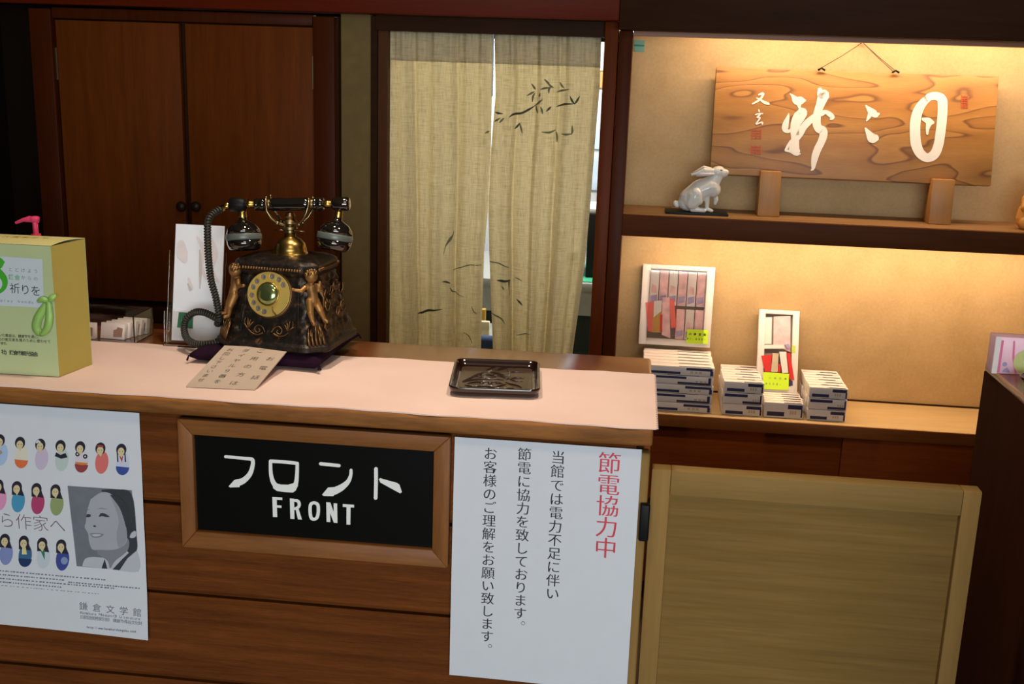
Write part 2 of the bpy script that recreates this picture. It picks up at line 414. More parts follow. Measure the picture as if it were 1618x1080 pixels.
# ------------------------------------------------------------------ blob sculpting (voxel-remeshed capsules)
def sculpt(name, caps, mat, parent, voxel, smooth_it=6, world=False, extra=None):
    mb = MB()
    for c in caps:
        if len(c) == 2: mb.ball(c[0], c[1], 16, 10)
        elif len(c) == 3: mb.ball(c[0], 1, 20, 12, sc=c[1], rot=Matrix.Rotation(c[2], 3, 'Y'))
        else:
            a, ra, b, rb = c; a = Vector(a); b = Vector(b)
            n = 6; pts = [a.lerp(b, i/n) for i in range(n+1)]
            for i, p in enumerate(pts): mb.ball(p, ra+(rb-ra)*i/n, 12, 8)
    if extra: mb.add(extra.v, extra.f)
    o = obj(name, mb, mat, parent, local=not world)
    rm = o.modifiers.new('r', 'REMESH'); rm.mode = 'VOXEL'; rm.voxel_size = voxel
    sm = o.modifiers.new('s', 'SMOOTH'); sm.iterations = smooth_it; sm.factor = .5
    bpy.context.view_layer.update(); dg = bpy.context.evaluated_depsgraph_get()
    me = bpy.data.meshes.new_from_object(o.evaluated_get(dg)); old = o.data; o.modifiers.clear(); o.data = me; bpy.data.meshes.remove(old)
    if not me.materials: me.materials.append(mat)
    for p in me.polygons: p.use_smooth = True
    return o

# ================================================================== SETTING
FZ = -1.05; YB = 1.5
struct('floor', bx(-2.2, 2.2, -5, 4, FZ-.05, FZ), M['floor'])
struct('ceiling', bx(-2.2, 2.2, -5, 4, 1.40, 1.45), M['ceiling'])
struct('wall_left', bx(-2.2, -2.12, -5, 4, FZ, 1.4), M['left_wall'])
struct('wall_right', bx(2.1, 2.2, -5, 4, FZ, 1.4), M['lobby_wall'])
struct('wall_front', bx(-2.2, 2.2, -5, -4.9, FZ, 1.4), M['lobby_wall'])
# wall between cabinet and doorway, and above everything
struct('wall_back', bx(-.905, -.815, 1.53, 1.60, FZ, .68), M['beige_wall'])
struct('wall_above', bx(-2.12, 2.1, 1.505, 1.54, .70, 1.4).box(-.82, -.08, 1.505, 1.62, .6625, .76), M['darkwood'], 'dark wall above the beam')  # second box added unseen to block office light leaking over the doorway
struct('wall_behind_cabinet', bx(-2.12, -.905, 1.86, 1.92, FZ, .70), M['left_wall'])
struct('trim_1', bx(-2.12, -.118, 1.40, 1.50, .662, .95), M['beam'], 'glossy red-brown lintel beam', .003)
struct('trim_2', bx(-.118, 1.5, 1.42, 1.50, .640, .95), M['darkwood'], 'dark header above the lit niche', .003)
struct('trim_3', bx(-.079, 1.5, 1.502, 1.545, .628, .655), M['shelf_edge'], 'lit wooden rail at the niche top')
# doorway jambs
struct('trim_4', bx(-.815, -.797, 1.515, 1.62, FZ, .66), M['darkwood'], 'dark doorway jamb beside the ochre wall')
struct('trim_5', bx(-.797, -.770, 1.53, 1.64, FZ, .66), M['jamb'], 'red-brown inner doorway jamb')
struct('trim_6', bx(-.156, -.119, 1.475, 1.60, FZ, .662), M['post'], 'red-brown post right of the doorway', .002)
struct('trim_7', bx(-.117, -.080, 1.49, 1.77, FZ, .64), M['frame_red'], 'dark red post beside the niche', .002)
struct('trim_8', bx(-.797, -.156, 1.50, 1.62, at(770, 53, 1.5).z, .662), M['darkwood'], 'dark doorway head')
# office behind the curtain
struct('wall_office', bx(-1.6, .6, 3.0, 3.06, FZ, 1.4), M['office_wall'])
struct('wall_office_right', bx(.5, .56, 1.8, 3.0, FZ, 1.4), M['office_wall'])
struct('wall_office_left', bx(-1.6, -1.54, 1.92, 3.0, FZ, 1.4), M['office_wall'])

# niche
NB = 1.75
struct('wall_niche', bx(-.08, 1.5, NB, NB+.03, -.44, .75), M['wallpaper'], 'mottled beige wallpaper at the back of the niche')
struct('wall_niche_right', bx(1.24, 1.27, 1.5, NB, -.44, .75), M['wallpaper'])
struct('wall_niche_top', bx(-.08, 1.5, 1.541, NB, .75, .77), M['wallpaper'])
sh = thing('display_shelf', 'dark wooden shelf board across the lit niche, carrying the rabbit and plaque', 'shelf', (.58, 1.62, .08))
obj('shelf_board', bx(-.08, 1.24, 1.522, NB, .112, .137), M['upper_shelf_top'], sh, .001)
obj('shelf_front', bx(-.08, 1.24, 1.50, 1.52, .077, .137), M['niche_shelf'], sh, .0015)

# lower cabinet
lc = thing('sideboard', 'long low wooden sideboard with two sliding doors below the lit niche', 'cabinet', (.56, 1.6, FZ))
obj('worktop', bx(-.08, 1.24, 1.485, NB, -.476, -.440), M['shelf_top'], lc, .002)
obj('front_edge', bx(-.08, 1.24, 1.478, 1.484, -.476, -.440), M['shelf_edge'], lc, .001)
xd = at(1325, 720, 1.51).x
d1 = obj('sliding_door', bx(-.08, xd+.01, 1.512, 1.53, FZ+.06, -.478), M['cab_low'], lc, .001)
d2 = obj('sliding_door', bx(xd+.004, 1.24, 1.490, 1.508, FZ+.06, -.478), M['cab_low'], lc, .001)
obj('wall_gap_strip', bx(-.079, 1.24, NB-.006, NB-.0003, -.4398, -.4355), M['darkwood'], lc)  # dark strip put in to draw the shaded gap along the wall base
obj('plinth', bx(-.08, 1.24, 1.52, 1.74, FZ, FZ+.06), M['darkwood'], lc)
obj('back_board', bx(-.08, 1.24, 1.735, NB, FZ+.06, -.476), M['darkwood'], lc)

# ------------------------------------------------------------------ tall cabinet on the left
tc = thing('tall_cabinet', 'tall dark reddish wooden cupboard with two doors behind the telephone', 'cabinet', (-1.33, 1.65, FZ))
YC = 1.46
x0, x1, x2, x3 = -1.722, -1.354, -1.338, -.962
obj('carcass', bx(-1.78, -.905, 1.49, 1.84, FZ, .655), M['darkwood'], tc)
obj('side_stile', bx(-.962, -.900, 1.440, 1.488, FZ, .652), M['frame_red'], tc, .004)
obj('side_stile', bx(-1.79, -1.724, 1.440, 1.488, FZ, .652), M['frame_red'], tc, .004)
obj('top_rail', bx(-1.722, -.964, 1.446, 1.488, .626, .656), M['frame_red'], tc, .003)
def knob(x, z, par):
    obj('knob', MB().lathe([(.006, 0), (.006, .008), (.013, .012), (.015, .02), (.011, .027), (0, .028)], (x, YC, z), 20, (0, -1, 0)), M['knob'], par, smooth=True)
for (a, b, kx, hx) in ((x0, x1, 290, x0), (x2, x3, 313, x3-.004)):
    d = obj('door', bx(a+.001, b-.001, YC, YC+.022, -.183, .622), M['cabinet'], tc, .0015)
    p = at(kx, 325, YC); knob(p.x, p.z, d)
    for hz in (.50, -.10):
        obj('hinge', bx(hx-.003, hx+.003, YC-.003, YC+.004, hz-.045, hz+.045), M['brass_dull'], d)
obj('middle_rail', bx(-1.722, -.964, 1.452, 1.488, -.245, -.200), M['darkwood'], tc, .003)
for (a, b) in ((x0, x1), (x2, x3)):
    obj('lower_door', bx(a+.001, b-.001, YC, YC+.022, FZ+.08, -.25), M['cabinet'], tc, .0015)
obj('plinth', bx(-1.722, -.964, 1.47, 1.488, FZ, FZ+.075), M['darkwood'], tc)

# ------------------------------------------------------------------ reception counter
rc = thing('reception_counter', 'brown wooden reception counter clad in horizontal boards under a pink runner', 'counter', (-.65, .2, FZ))
CX0 = -2.0
obj('countertop', bx(CX0, .0, -.018, .42, -.026, .0), M['slab_top'], rc, .006, seg=3)
obj('front_edge', bx(CX0, .0, -.031, -.0185, -.027, .0), M['slab_edge'], rc, .005, seg=3)
obj('body', bx(CX0+.02, -.012, .022, .40, FZ, -.027), M['darkwood'], rc)
zj = [at(250, 793, 0).z, at(242, 932, 0).z, at(250, 1069, 0).z]
pitch = (zj[0]-zj[2])/2
tops = [-.027, zj[0]]
while tops[-1]-pitch > FZ+.05: tops.append(tops[-1]-pitch)
tops.append(FZ)
for i in range(len(tops)-1):
    a, b = tops[i+1], tops[i]
    dy = .0 if i % 2 else .001
    prof = [(.020, a+.002), (.001+dy, a+.002), (-.002-dy, a+.009), (-.001-dy, b-.015), (.006, b-.006), (.020, b-.006)]
    mb = MB(); mb.add([(CX0+.02, y, z) for y, z in prof]+[(-.024, y, z) for y, z in prof],
        [tuple(range(6)), tuple(range(11, 5, -1))]+[(k, (k+1) % 6, (k+1) % 6+6, k+6) for k in range(6)])
    obj('board', mb, M['siding'], rc)
# light end post of the counter and the swing gate
px_ = at(1017, 760, .0)
obj('end_post', bx(-.026, -.0015, -.004, .022, FZ, -.047), M['gate_frame'], rc, .005, seg=3)
obj('end_panel', bx(-.012, -.0015, .022, .40, FZ, -.027), M['cab_low'], rc, .001)

# ------------------------------------------------------------------ swing gate
gt = thing('swing_gate', 'pale ash swing gate with recessed panel between counter and right desk', 'gate', (.26, .045, FZ+.1))
GX0, GX1, GZ1, GZ0, GY = .0035, .517, -.0845, -.93, .03
o = at(1058, 782, GY); i = at(1518, 815, GY); xi0, xi1, zi = o.x, i.x, (o.z+i.z)/2
obj('stile', bx(GX0, xi0, GY, GY+.028, GZ0, GZ1), M['gate_frame'], gt, .0015)
obj('stile', bx(xi1, GX1, GY, GY+.028, GZ0, GZ1), M['gate_frame'], gt, .0015)
obj('top_rail', bx(xi0+.0003, xi1-.0003, GY, GY+.028, zi, GZ1), M['gate_frame_h'], gt, .0015)
obj('bottom_rail', bx(xi0+.0003, xi1-.0003, GY, GY+.028, GZ0, GZ0+.06), M['gate_frame_h'], gt, .0015)
obj('panel', bx(xi0, xi1, GY+.012, GY+.020, GZ0+.06, zi), M['gate_panel'], gt)
hz0, hz1 = at(1018, 853, -.01).z, at(1018, 795, -.01).z
hg = obj('hinge', bx(-.0125, .0035, -.017, -.0045, hz0, hz1), M['black'], gt, .003, seg=3)
obj('hinge_leaf', bx(.0, .0030, -.0044, .0295, hz0+.006, hz1-.006), M['black'], hg)

# right desk block
bz = .02; BX = .615; BY = .41
rd = thing('side_desk', 'dark brown desk closing off the space right of the gate', 'desk', (1.1, .1, FZ))
obj('side_panel', bx(BX, BX+.02, -.9, BY, FZ, bz-.004), M['block_side'], rd, .001)
obj('desktop', bx(BX+.0005, 1.7, -.9, BY, bz-.0038, bz+.012), M['block_top'], rd, .002)
obj('back_panel', bx(BX+.021, 1.7, BY-.03, BY-.01, FZ, bz-.004), M['block_side'], rd)

# ------------------------------------------------------------------ FRONT sign
YS = -.022
S = Surf((0, YS, 0), (1, 0, 0), (0, 0, 1))
sx0, sx1, sz1, sz0 = -.767, -.318, -.036, -.261
sg = thing('front_sign', 'black reception sign in a brown wooden frame, white lettering', 'sign', ((sx0+sx1)/2, 0, sz0))
fw = .026
def frame_piece(pts, mat):
    mb = MB(); mb.hexa([(x, -.0045, z) for x, z in pts], [(x, YS, z) for x, z in pts]); obj('frame_rail', mb, mat, sg, .0018)
ix0, ix1, iz0, iz1 = sx0+fw*.95, sx1-fw, sz0+fw*1.15, sz1-fw
frame_piece([(sx0, sz1), (sx1, sz1), (ix1, iz1), (ix0, iz1)], M['sign_wood'])
frame_piece([(sx0, sz0), (sx1, sz0), (ix1, iz0), (ix0, iz0)], M['sign_wood'])
frame_piece([(sx0, sz0), (ix0, iz0), (ix0, iz1), (sx0, sz1)], M['sign_wood_v'])
frame_piece([(sx1, sz0), (ix1, iz0), (ix1, iz1), (sx1, sz1)], M['sign_wood_v'])
obj('sign_board', bx(ix0-.002, ix1+.002, -.012, -.006, iz0-.002, iz1+.002), M['black_panel'], sg)
SB = Surf((0, -.012, 0), (1, 0, 0), (0, 0, 1))
def cz(x, y): return (260+x*.29666, 640+y*.29666)       # crop pixel to photograph pixel
mb = MB()
def br(pts, n=5): brush(mb, SB, [(*cz(x, y), w_*.29666) for x, y, w_ in pts], h=.0008, n=n)
def pg(pts): poly_px(mb, SB, [cz(*p) for p in pts], .0008+nudge())
br([(326, 272, 8), (390, 278, 8), (455, 284, 9)]); br([(455, 284, 9), (470, 290, 10), (470, 320, 11), (455, 365, 13), (420, 400, 16), (385, 412, 19)], 6)
pg([(398, 392), (372, 397), (342, 430), (350, 436), (400, 434), (410, 410)])
obj('letter', mb, M['sign_white'], sg); mb = MB()
br([(565, 296, 9), (640, 300, 9), (708, 308, 9)]); br([(565, 296, 9), (567, 360, 10), (578, 405, 12), (596, 430, 14)])
br([(708, 308, 9), (706, 370, 10), (700, 415, 12), (680, 440, 14)])
pg([(572, 398), (590, 412), (620, 420), (660, 421), (690, 412), (710, 400), (712, 425), (700, 452), (685, 463), (640, 460), (600, 455), (580, 440)])
obj('letter', mb, M['sign_white'], sg); mb = MB()
br([(832, 310, 9), (880, 315, 9), (930, 320, 9)]); br([(994, 344, 8), (992, 372, 9), (978, 405, 12), (945, 435, 17), (905, 455, 20), (885, 460, 19)], 6)
pg([(905, 434), (872, 436), (840, 474), (848, 481), (900, 482), (915, 460)])
obj('letter', mb, M['sign_white'], sg); mb = MB()
br([(1127, 337, 10), (1127, 410, 10), (1125, 492, 10)])
pg([(1142, 392), (1150, 386), (1160, 390), (1240, 412), (1252, 422), (1265, 460), (1256, 468), (1150, 410)])
obj('letter', mb, M['sign_white'], sg); mb = MB()
def R4(a, b, c, d): pg([a, b, c, d])
R4((575, 487), (628, 490), (628, 503), (576, 500)); R4((575, 487), (598, 488), (601, 594), (578, 593)); R4((596, 530), (624, 532), (624, 545), (597, 543))
obj('letter', mb, M['sign_white'], sg); mb = MB()
R4((668, 494), (691, 496), (693, 604), (671, 603)); br([(690, 505, 7), (710, 508, 8), (718, 522, 9), (714, 540, 8), (694, 549, 7)], 4); R4((697, 545), (712, 541), (733, 607), (711, 606))
obj('letter', mb, M['sign_white'], sg); mb = MB()
br([(797, 517, 8), (816, 527, 9), (820, 560, 9), (814, 593, 9), (800, 605, 8), (782, 598, 9), (776, 562, 9), (779, 527, 9), (797, 517, 8)], 4)
obj('letter', mb, M['sign_white'], sg); mb = MB()
R4((862, 514), (882, 516), (884, 620), (864, 619)); R4((901, 520), (920, 521), (922, 625), (903, 624)); R4((862, 514), (884, 516), (922, 625), (902, 623))
obj('letter', mb, M['sign_white'], sg); mb = MB()
R4((950, 524), (1010, 528), (1010, 543), (950, 539)); R4((970, 530), (992, 531), (990, 634), (970, 633))
obj('letter', mb, M['sign_white'], sg); mb = MB()


# ------------------------------------------------------------------ notice (A3) hanging on the counter front
nx, nz = -.3125, -.0395
def nbow(u, v):
    t = -v/.42
    return .0035+.010*t*(u/.297)**2+.004*t*t+.004*math.sin(PI*t)*(1-u/.297)**3
NS = Surf((nx, -.004, nz), (1, 0, 0), (0, 0, 1), nbow)
nt = thing('energy_saving_notice', 'large white paper notice with vertical red and black writing on the counter front', 'notice', (nx+.15, 0, nz-.42))
o = obj('sheet', grid_sheet(NS, 0, .297, -.42, 0, 24, 30), M['paper'], nt, smooth=False); smooth_angle(o, 60)
def vertical(mb, text, S, pa, pb, scale=.95, off=-.010, fat=.016):      # first and last character centres, in photograph pixels
    a = np.array(S.uv(*pa)); b = np.array(S.uv(*pb)); n = len(text); step = np.linalg.norm(b-a)/(n-1)
    for i, ch in enumerate(text):
        p = a+(b-a)*i/(n-1); s = step*scale
        if ch == '。': put_glyph(mb, S, ch, p[0]+s*.55, p[1]+s*.52, s, off, 0)
        else: put_glyph(mb, S, ch, p[0], p[1], s, off, fat)
mb = MB(); vertical(mb, '節電協力中', NS, (963, 731), (957, 865), 1.06)
obj('lettering', mb, M['red_ink'], nt)['label'] = 'red vertical lettering'
for col_, pa_, pb_ in (('当館では電力不足に伴い', (882, 722), (873, 937)), ('節電に協力を致しております。', (829, 717), (821, 988)), ('お客様のご理解をお願い致します。', (775, 716), (769, 1024))):
    mb = MB(); vertical(mb, col_, NS, pa_, pb_, 1.0); obj('lettering', mb, M['ink'], nt)['label'] = 'black vertical column of lettering'

# ------------------------------------------------------------------ poster
PX0, PX1, PZ1, PZ0 = -1.20, -.838, -.036, -.443
def pbow(u, v):
    t = -v/(PZ1-PZ0); r = (u/(PX1-PX0))
    return .002+.006*t*r*r+.0012*math.sin(PI*6*t)*.3+.004*max(0, t-.8)*5*r**3
PS = Surf((PX0, -.004, PZ1), (1, 0, 0), (0, 0, 1), pbow)
ps = thing('literature_museum_poster', 'white poster with rows of kimono doll drawings and a grey portrait photo', 'poster', (-1.02, 0, PZ0))
o = obj('sheet', grid_sheet(PS, 0, PX1-PX0, PZ0-PZ1, 0, 24, 30), M['paper'], ps); smooth_angle(o, 60)
layers = {}
def multi(name, lay, parent):
    mbs = list(lay.values()); mb = MB(); idx = []
    for m_, mat, _ in mbs: mb.add(m_.v, m_.f); idx += [len(idx)]*0+[mbs.index((m_, mat, _))]*len(m_.f)
    me_o = obj(name, mb, mbs[0][1], parent)
    for m_, mat, _ in mbs[1:]: me_o.data.materials.append(mat)
    for p, k in zip(me_o.data.polygons, idx): p.material_index = k
    lay.clear(); return me_o
def L(mat, name='printed_shape'):
    k = (mat.name, name)
    if k not in layers: layers[k] = (MB(), mat, name)
    return layers[k][0]
def el(cx, cy, rx, ry, mat, h, a0=0, a1=2*PI, n=20, tilt=.10):
    pts = []
    for k in range(n):
        a = a0+(a1-a0)*k/(n-1) if a1-a0 < 6.2 else 2*PI*k/n
        x, y = rx*math.cos(a), ry*math.sin(a); pts.append((cx+x-y*(-tilt)*-1, cy+y+x*tilt))
    poly_px(L(mat, 'doll_print'), PS, pts, h)
HAIR = dollmat((34, 28, 44)); FACE = dollmat((214, 198, 152)); WHT = M['paper']
def doll(cx, cy, s, body, lower=None, longhair=False, extra=None):
    # cx,cy head centre in photograph pixels, s scale
    b = dollmat(body); el(cx+2*s, cy+22*s, 10.5*s, 18*s, b, .0004)
    if lower: el(cx+2*s, cy+27*s, 10.5*s, 13*s, dollmat(lower), .0006, 0, PI)
    if longhair: poly_px(L(HAIR, 'doll_print'), PS, [(cx-8*s, cy-1*s), (cx+7*s, cy), (cx+11*s, cy+14*s), (cx+5*s, cy+13*s), (cx-4*s, cy+12*s), (cx-8*s, cy+12*s)], .0006)
    el(cx, cy, 8*s, 9.5*s, HAIR, .0008); el(cx-.3*s, cy+3*s, 5.2*s, 6.6*s, FACE, .0010)
    poly_px(L(FACE, 'doll_print'), PS, [(cx-4*s, cy+6*s), (cx+4*s, cy+6*s), (cx+.5*s, cy+13*s)], .0010)
    for dx in (-2.2, 2): el(cx+dx*s, cy+2.5*s, .9*s, .5*s, HAIR, .0012, n=8)
    if extra == 'vest': poly_px(L(HAIR, 'doll_print'), PS, [(cx-9*s, cy+16*s), (cx-7*s, cy+10*s), (cx, cy+14*s), (cx+8*s, cy+11*s), (cx+11*s, cy+18*s), (cx+1*s, cy+20*s)], .0009)
    if extra == 'tie': poly_px(L(dollmat((40, 120, 90)), 'doll_print'), PS, [(cx-3*s, cy+10*s), (cx+4*s, cy+10*s), (cx+4*s, cy+26*s)], .0009)
    if extra == 'braids':
        for dx in (-6.5, 5.5): poly_px(L(HAIR, 'doll_print'), PS, [(cx+dx*s-.8, cy+4*s), (cx+dx*s+.8, cy+4*s), (cx+dx*s+2.2, cy+19*s), (cx+dx*s, cy+19*s)], .0009)
        poly_px(L(dollmat((190, 60, 70)), 'doll_print'), PS, [(cx-3*s, cy+10*s), (cx+3*s, cy+10*s), (cx+1*s, cy+20*s)], .0009)
    if extra == 'flower':
        for dx, dy in ((-5, -4), (-3, -6), (-1, -4.5)): el(cx+dx*s, cy+dy*s, 1.8*s, 1.8*s, WHT, .0012, n=8)
    if extra == 'rings':
        for dx in (-4, 8):
            el(cx+dx*s, cy+(12+dx*.3)*s, 3.6*s, 3.6*s, HAIR, .0010, n=12); el(cx+dx*s, cy+(12+dx*.3)*s, 1.4*s, 1.4*s, WHT, .0012, n=8)
        el(cx+2*s, cy+24*s, 10*s, 4*s, dollmat((214, 130, 50)), .0008, 0, PI)
    if extra == 'band': el(cx, cy-4*s, 5.5*s, 1.8*s, dollmat((170, 60, 60)), .0011, n=10)
    if extra == 'collar': poly_px(L(dollmat((226, 214, 150)), 'doll_print'), PS, [(cx-2.5*s, cy+9*s), (cx+3*s, cy+9*s), (cx+5*s, cy+20*s), (cx-3*s, cy+20*s)], .0009)
    if extra == 'basket': el(cx+5*s, cy+24*s, 5.5*s, 6*s, dollmat((130, 150, 190)), .0009, n=14)
    if extra == 'guitar': el(cx-1*s, cy+19*s, 5*s, 3.5*s, dollmat((170, 150, 120)), .0009, n=12)
    multi('printed_doll', layers, ps)
doll(0, 695, 1, (168, 194, 224), None, False, 'guitar')
doll(32, 699, 1, (220, 216, 196), (222, 112, 60)); doll(64, 702, 1, (200, 186, 206), None, False, 'flower')
doll(96, 704, 1, (188, 204, 196), None, False, 'vest'); doll(127, 706, 1, (214, 206, 214), (150, 60, 60), False, 'rings')
doll(159, 708, 1, (216, 112, 104), None, False, 'band'); doll(192, 710, 1, (200, 206, 222), (52, 76, 150), False, 'braids')
doll(-2, 766, 1, (222, 150, 186), None, True); doll(27, 769, 1, (70, 150, 186), None, True)
doll(58, 772, 1, (176, 62, 104), None, True); doll(88, 774, 1, (146, 160, 104), None, True)
doll(8, 852, 1, (128, 142, 190), None, True); doll(38, 855, 1, (54, 100, 140), (24, 50, 96), True, 'collar')
doll(67, 858, 1, (196, 208, 214), None, True, 'tie'); doll(97, 861, 1, (58, 72, 146), None, True, 'basket')
# portrait photograph (a generic smiling woman, printed grey)
def pc(x, y): return (105+x*.13889, 760+y*.13889)
def pp(mat, pts, h):
    bm = bmesh.new(); bm.faces.new([bm.verts.new((*PS.uv(*pc(*p)), 0)) for p in pts])
    bmesh.ops.triangulate(bm, faces=bm.faces); 
    for _ in range(2): bmesh.ops.subdivide_edges(bm, edges=[e for e in bm.edges if e.calc_length() > .008], cuts=2); bmesh.ops.triangulate(bm, faces=bm.faces)
    bm.verts.index_update(); L(mat, 'portrait_print').add([PS.P(v.co.x, v.co.y, h*1.6) for v in bm.verts], [tuple(v.index for v in f.verts) for f in bm.faces]); bm.free()
def sm(pts, n=5): return [tuple(p) for p in smooth_path(pts+[pts[0]], n)[:-1]]
pp(M['photo_bg'], [(15, 50), (745, 100), (822, 1025), (118, 962)], .0004)
pp(M['photo_dark'], sm([(400, 95), (560, 90), (747, 150), (800, 600), (802, 780), (700, 800), (640, 620), (600, 330), (520, 200), (420, 130)]), .0006)
pp(M['photo_white'], sm([(180, 962), (215, 880), (300, 858), (440, 865), (560, 840), (690, 790), (805, 790), (820, 1020), (500, 996)]), .0005)
pp(M['photo_skin3'], sm([(460, 700), (690, 640), (700, 780), (560, 900), (500, 985), (470, 900), (350, 800)]), .0007)
pp(M['photo_skin'], sm([(280, 200), (400, 122), (510, 140), (600, 240), (650, 380), (690, 560), (680, 700), (560, 770), (390, 775), (300, 770), (262, 680), (250, 590), (212, 520), (225, 460), (232, 380), (248, 300)]), .0009)
pp(M['photo_skin2'], sm([(500, 160), (590, 230), (645, 380), (688, 560), (676, 690), (600, 745), (575, 600), (600, 450), (560, 300)]), .0010)
pp(M['photo_dark'], sm([(500, 150), (600, 170), (700, 300), (690, 520), (650, 400), (600, 280)]), .0011)
pp(M['photo_dark'], sm([(372, 400), (395, 360), (440, 362), (495, 398), (450, 400), (415, 392)]), .0011)
pp(M['photo_dark'], sm([(228, 400), (240, 372), (275, 372), (282, 392), (255, 404)]), .0011)
pp(M['photo_skin3'], sm([(360, 312), (400, 298), (475, 316), (400, 308)]), .0011); pp(M['photo_skin3'], sm([(232, 325), (250, 312), (272, 318), (250, 322)]), .0011)
pp(M['photo_dark'], sm([(305, 505), (325, 494), (345, 508), (325, 516)]), .0011)
pp(M['photo_skin3'], sm([(270, 590), (330, 585), (430, 595), (395, 628), (350, 636), (300, 628)]), .0011)
pp(M['photo_white'], sm([(290, 600), (340, 594), (400, 600), (370, 618), (320, 620)]), .0012)
pp(M['photo_white'], sm([(722, 630), (745, 580), (790, 560), (795, 620), (750, 642)]), .0011)
pp(M['photo_dark'], [(440, 880), (470, 990), (405, 985)], .0011)
pp(M['photo_dark'], [(745, 780), (800, 785), (700, 870), (610, 1005), (530, 997), (640, 880)], .0011)
multi('portrait_photo', layers, ps)['label'] = 'grey printed portrait of a smiling woman'
mb = MB()
def hline(mb, S, text, pa, pb, size_px, off=0, fat=0, sx=1):
    a = np.array(S.uv(*pa)); b = np.array(S.uv(*pb)); s = np.linalg.norm(np.array(S.uv(pa[0]+size_px, pa[1]))-a); n = len(text)
    rot = math.atan2(b[1]-a[1], b[0]-a[0])
    for i, ch in enumerate(text):
        if ch in ' 　': continue
        p = a+(b-a)*i/max(1, n-1); put_glyph(mb, S, ch, p[0], p[1], s, off, fat, sx=sx, rot=rot)
hline(mb, PS, 'ら作家へ', (11, 821), (91, 829), 27, -.015)
obj('lettering', mb, M['ink_brown'], ps)['label'] = 'large brown lettering'
mb = MB()
hline(mb, PS, '鎌倉文学館', (132, 957), (217, 967), 14, 0)
hline(mb, PS, '旧前田侯爵家別邸　鎌倉市長谷文化財', (130, 974), (222, 984), 6.5)
hline(mb, PS, 'Kamakura Museum Of Literature', (130, 967), (222, 977), 6, sx=1.2)
hline(mb, PS, 'http://www.kamakurabungaku.com/', (140, 990), (216, 997), 5, .01, sx=1.2)
obj('lettering', mb, M['ink_grey'], ps)['label'] = 'small grey lettering'
mb = MB(); rr = random.Random(3)      # lines of print too small to read
for (ya, xa, xb) in ((901, 0, 168), (907, 0, 100), (909.5, 108, 220), (913, 0, 180), (918.5, 0, 95), (924, 2, 155)):
    x = xa
    while x < xb:
        w_ = rr.uniform(1.5, 4); y = ya+x*.088; t = .9 if ya < 920 else .4
        poly_px(mb, PS, [(x, y-t), (x+w_, y-t+.1), (x+w_, y+t+.1), (x, y+t)], .0005); x += w_+rr.uniform(.8, 3 if ya < 920 else 5)
obj('fine_print', mb, M['ink_grey'], ps)['kind'] = 'stuff'

# ------------------------------------------------------------------ pink runner
mb = MB(); nu, nv = 150, 20; RX0, RX1, RY0, RY1 = -1.9, .0035, -.027, .291
def rpt(i, j):
    u = i/nu; v = j/nv; x = RX0+(RX1-RX0)*u; y = RY0+(RY1-RY0)*v
    if j == 0: y += .0022*math.sin(x*22)+.0015*math.sin(x*61+1)
    if j == nv: y += .003*math.sin(x*17+2)+.0015*math.sin(x*50)-.006*max(0, -x-.8)
    z = .0022+.0012*noise.noise(Vector((x*9, y*14, 3)))+.0006*noise.noise(Vector((x*40, y*30, 1)))
    return (x, y, max(z, .0012))
N = (nu+1)*(nv+1)
for j in range(nv+1):
    for i in range(nu+1): mb.v.append(rpt(i, j))
for j in range(nv+1):
    for i in range(nu+1): x, y, z = mb.v[j*(nu+1)+i]; mb.v.append((x, y, .0002))
for j in range(nv):
    for i in range(nu):
        a = j*(nu+1)+i; mb.f.append((a, a+1, a+nu+2, a+nu+1)); mb.f.append((N+a, N+a+nu+1, N+a+nu+2, N+a+1))
for idx in ([i for i in range(nu+1)], [nv*(nu+1)+i for i in range(nu+1)], [j*(nu+1) for j in range(nv+1)], [j*(nu+1)+nu for j in range(nv+1)]):
    for a, b in zip(idx, idx[1:]): mb.f.append((a, b, b+N, a+N))
rn = thing('table_runner', 'long pale pink felt runner with a pinked end covering the counter top', 'runner', (-.9, .13, 0))
o = obj('cloth', mb, M['runner'], rn); smooth_angle(o, 50)
mb = MB(); nz_ = 34
for k in range(nz_):     # pinked zigzag end
    y0 = RY0+.001+(RY1-RY0-.002)*k/nz_; y1 = RY0+.001+(RY1-RY0-.002)*(k+1)/nz_; ym = (y0+y1)/2
    mb.add([(RX1, y0, .0004), (RX1, y1, .0004), (RX1+.0042, ym, .0004), (RX1, y0, .0022), (RX1, y1, .0022), (RX1+.0042, ym, .0020)],
           [(0, 2, 1), (3, 4, 5), (0, 1, 4, 3), (1, 2, 5, 4), (2, 0, 3, 5)])
o = obj('pinked_edge', mb, M['runner'], rn); o['kind'] = 'stuff'

# ------------------------------------------------------------------ coin tray
c_ = Vector((-.2710, .172, .0030)); TA = math.radians(5.5)
ct = thing('coin_tray', 'dark lacquered square coin tray with carved plant relief on the pink runner', 'tray', c_, TA)
hw, hd = .0765, .096
def rrect(hx, hy, r, z, n=6):
    out = []
    for (sx, sy, a0) in ((1, 1, 0), (-1, 1, PI/2), (-1, -1, PI), (1, -1, 3*PI/2)):
        for k in range(n+1):
            a = a0+PI/2*k/n; out.append((sx*(hx-r)+r*math.cos(a), sy*(hy-r)+r*math.sin(a), z))
    return out
def loft(rings, cap0=True, cap1=True):
    mb = MB(); n = len(rings[0])
    for r in rings: mb.v += [tuple(p) for p in r]
    for i in range(len(rings)-1):
        for k in range(n): mb.f.append((i*n+k, i*n+(k+1) % n, (i+1)*n+(k+1) % n, (i+1)*n+k))
    if cap0: mb.f.append(tuple(reversed(range(n))))
    if cap1: mb.f.append(tuple((len(rings)-1)*n+k for k in range(n)))
    return mb
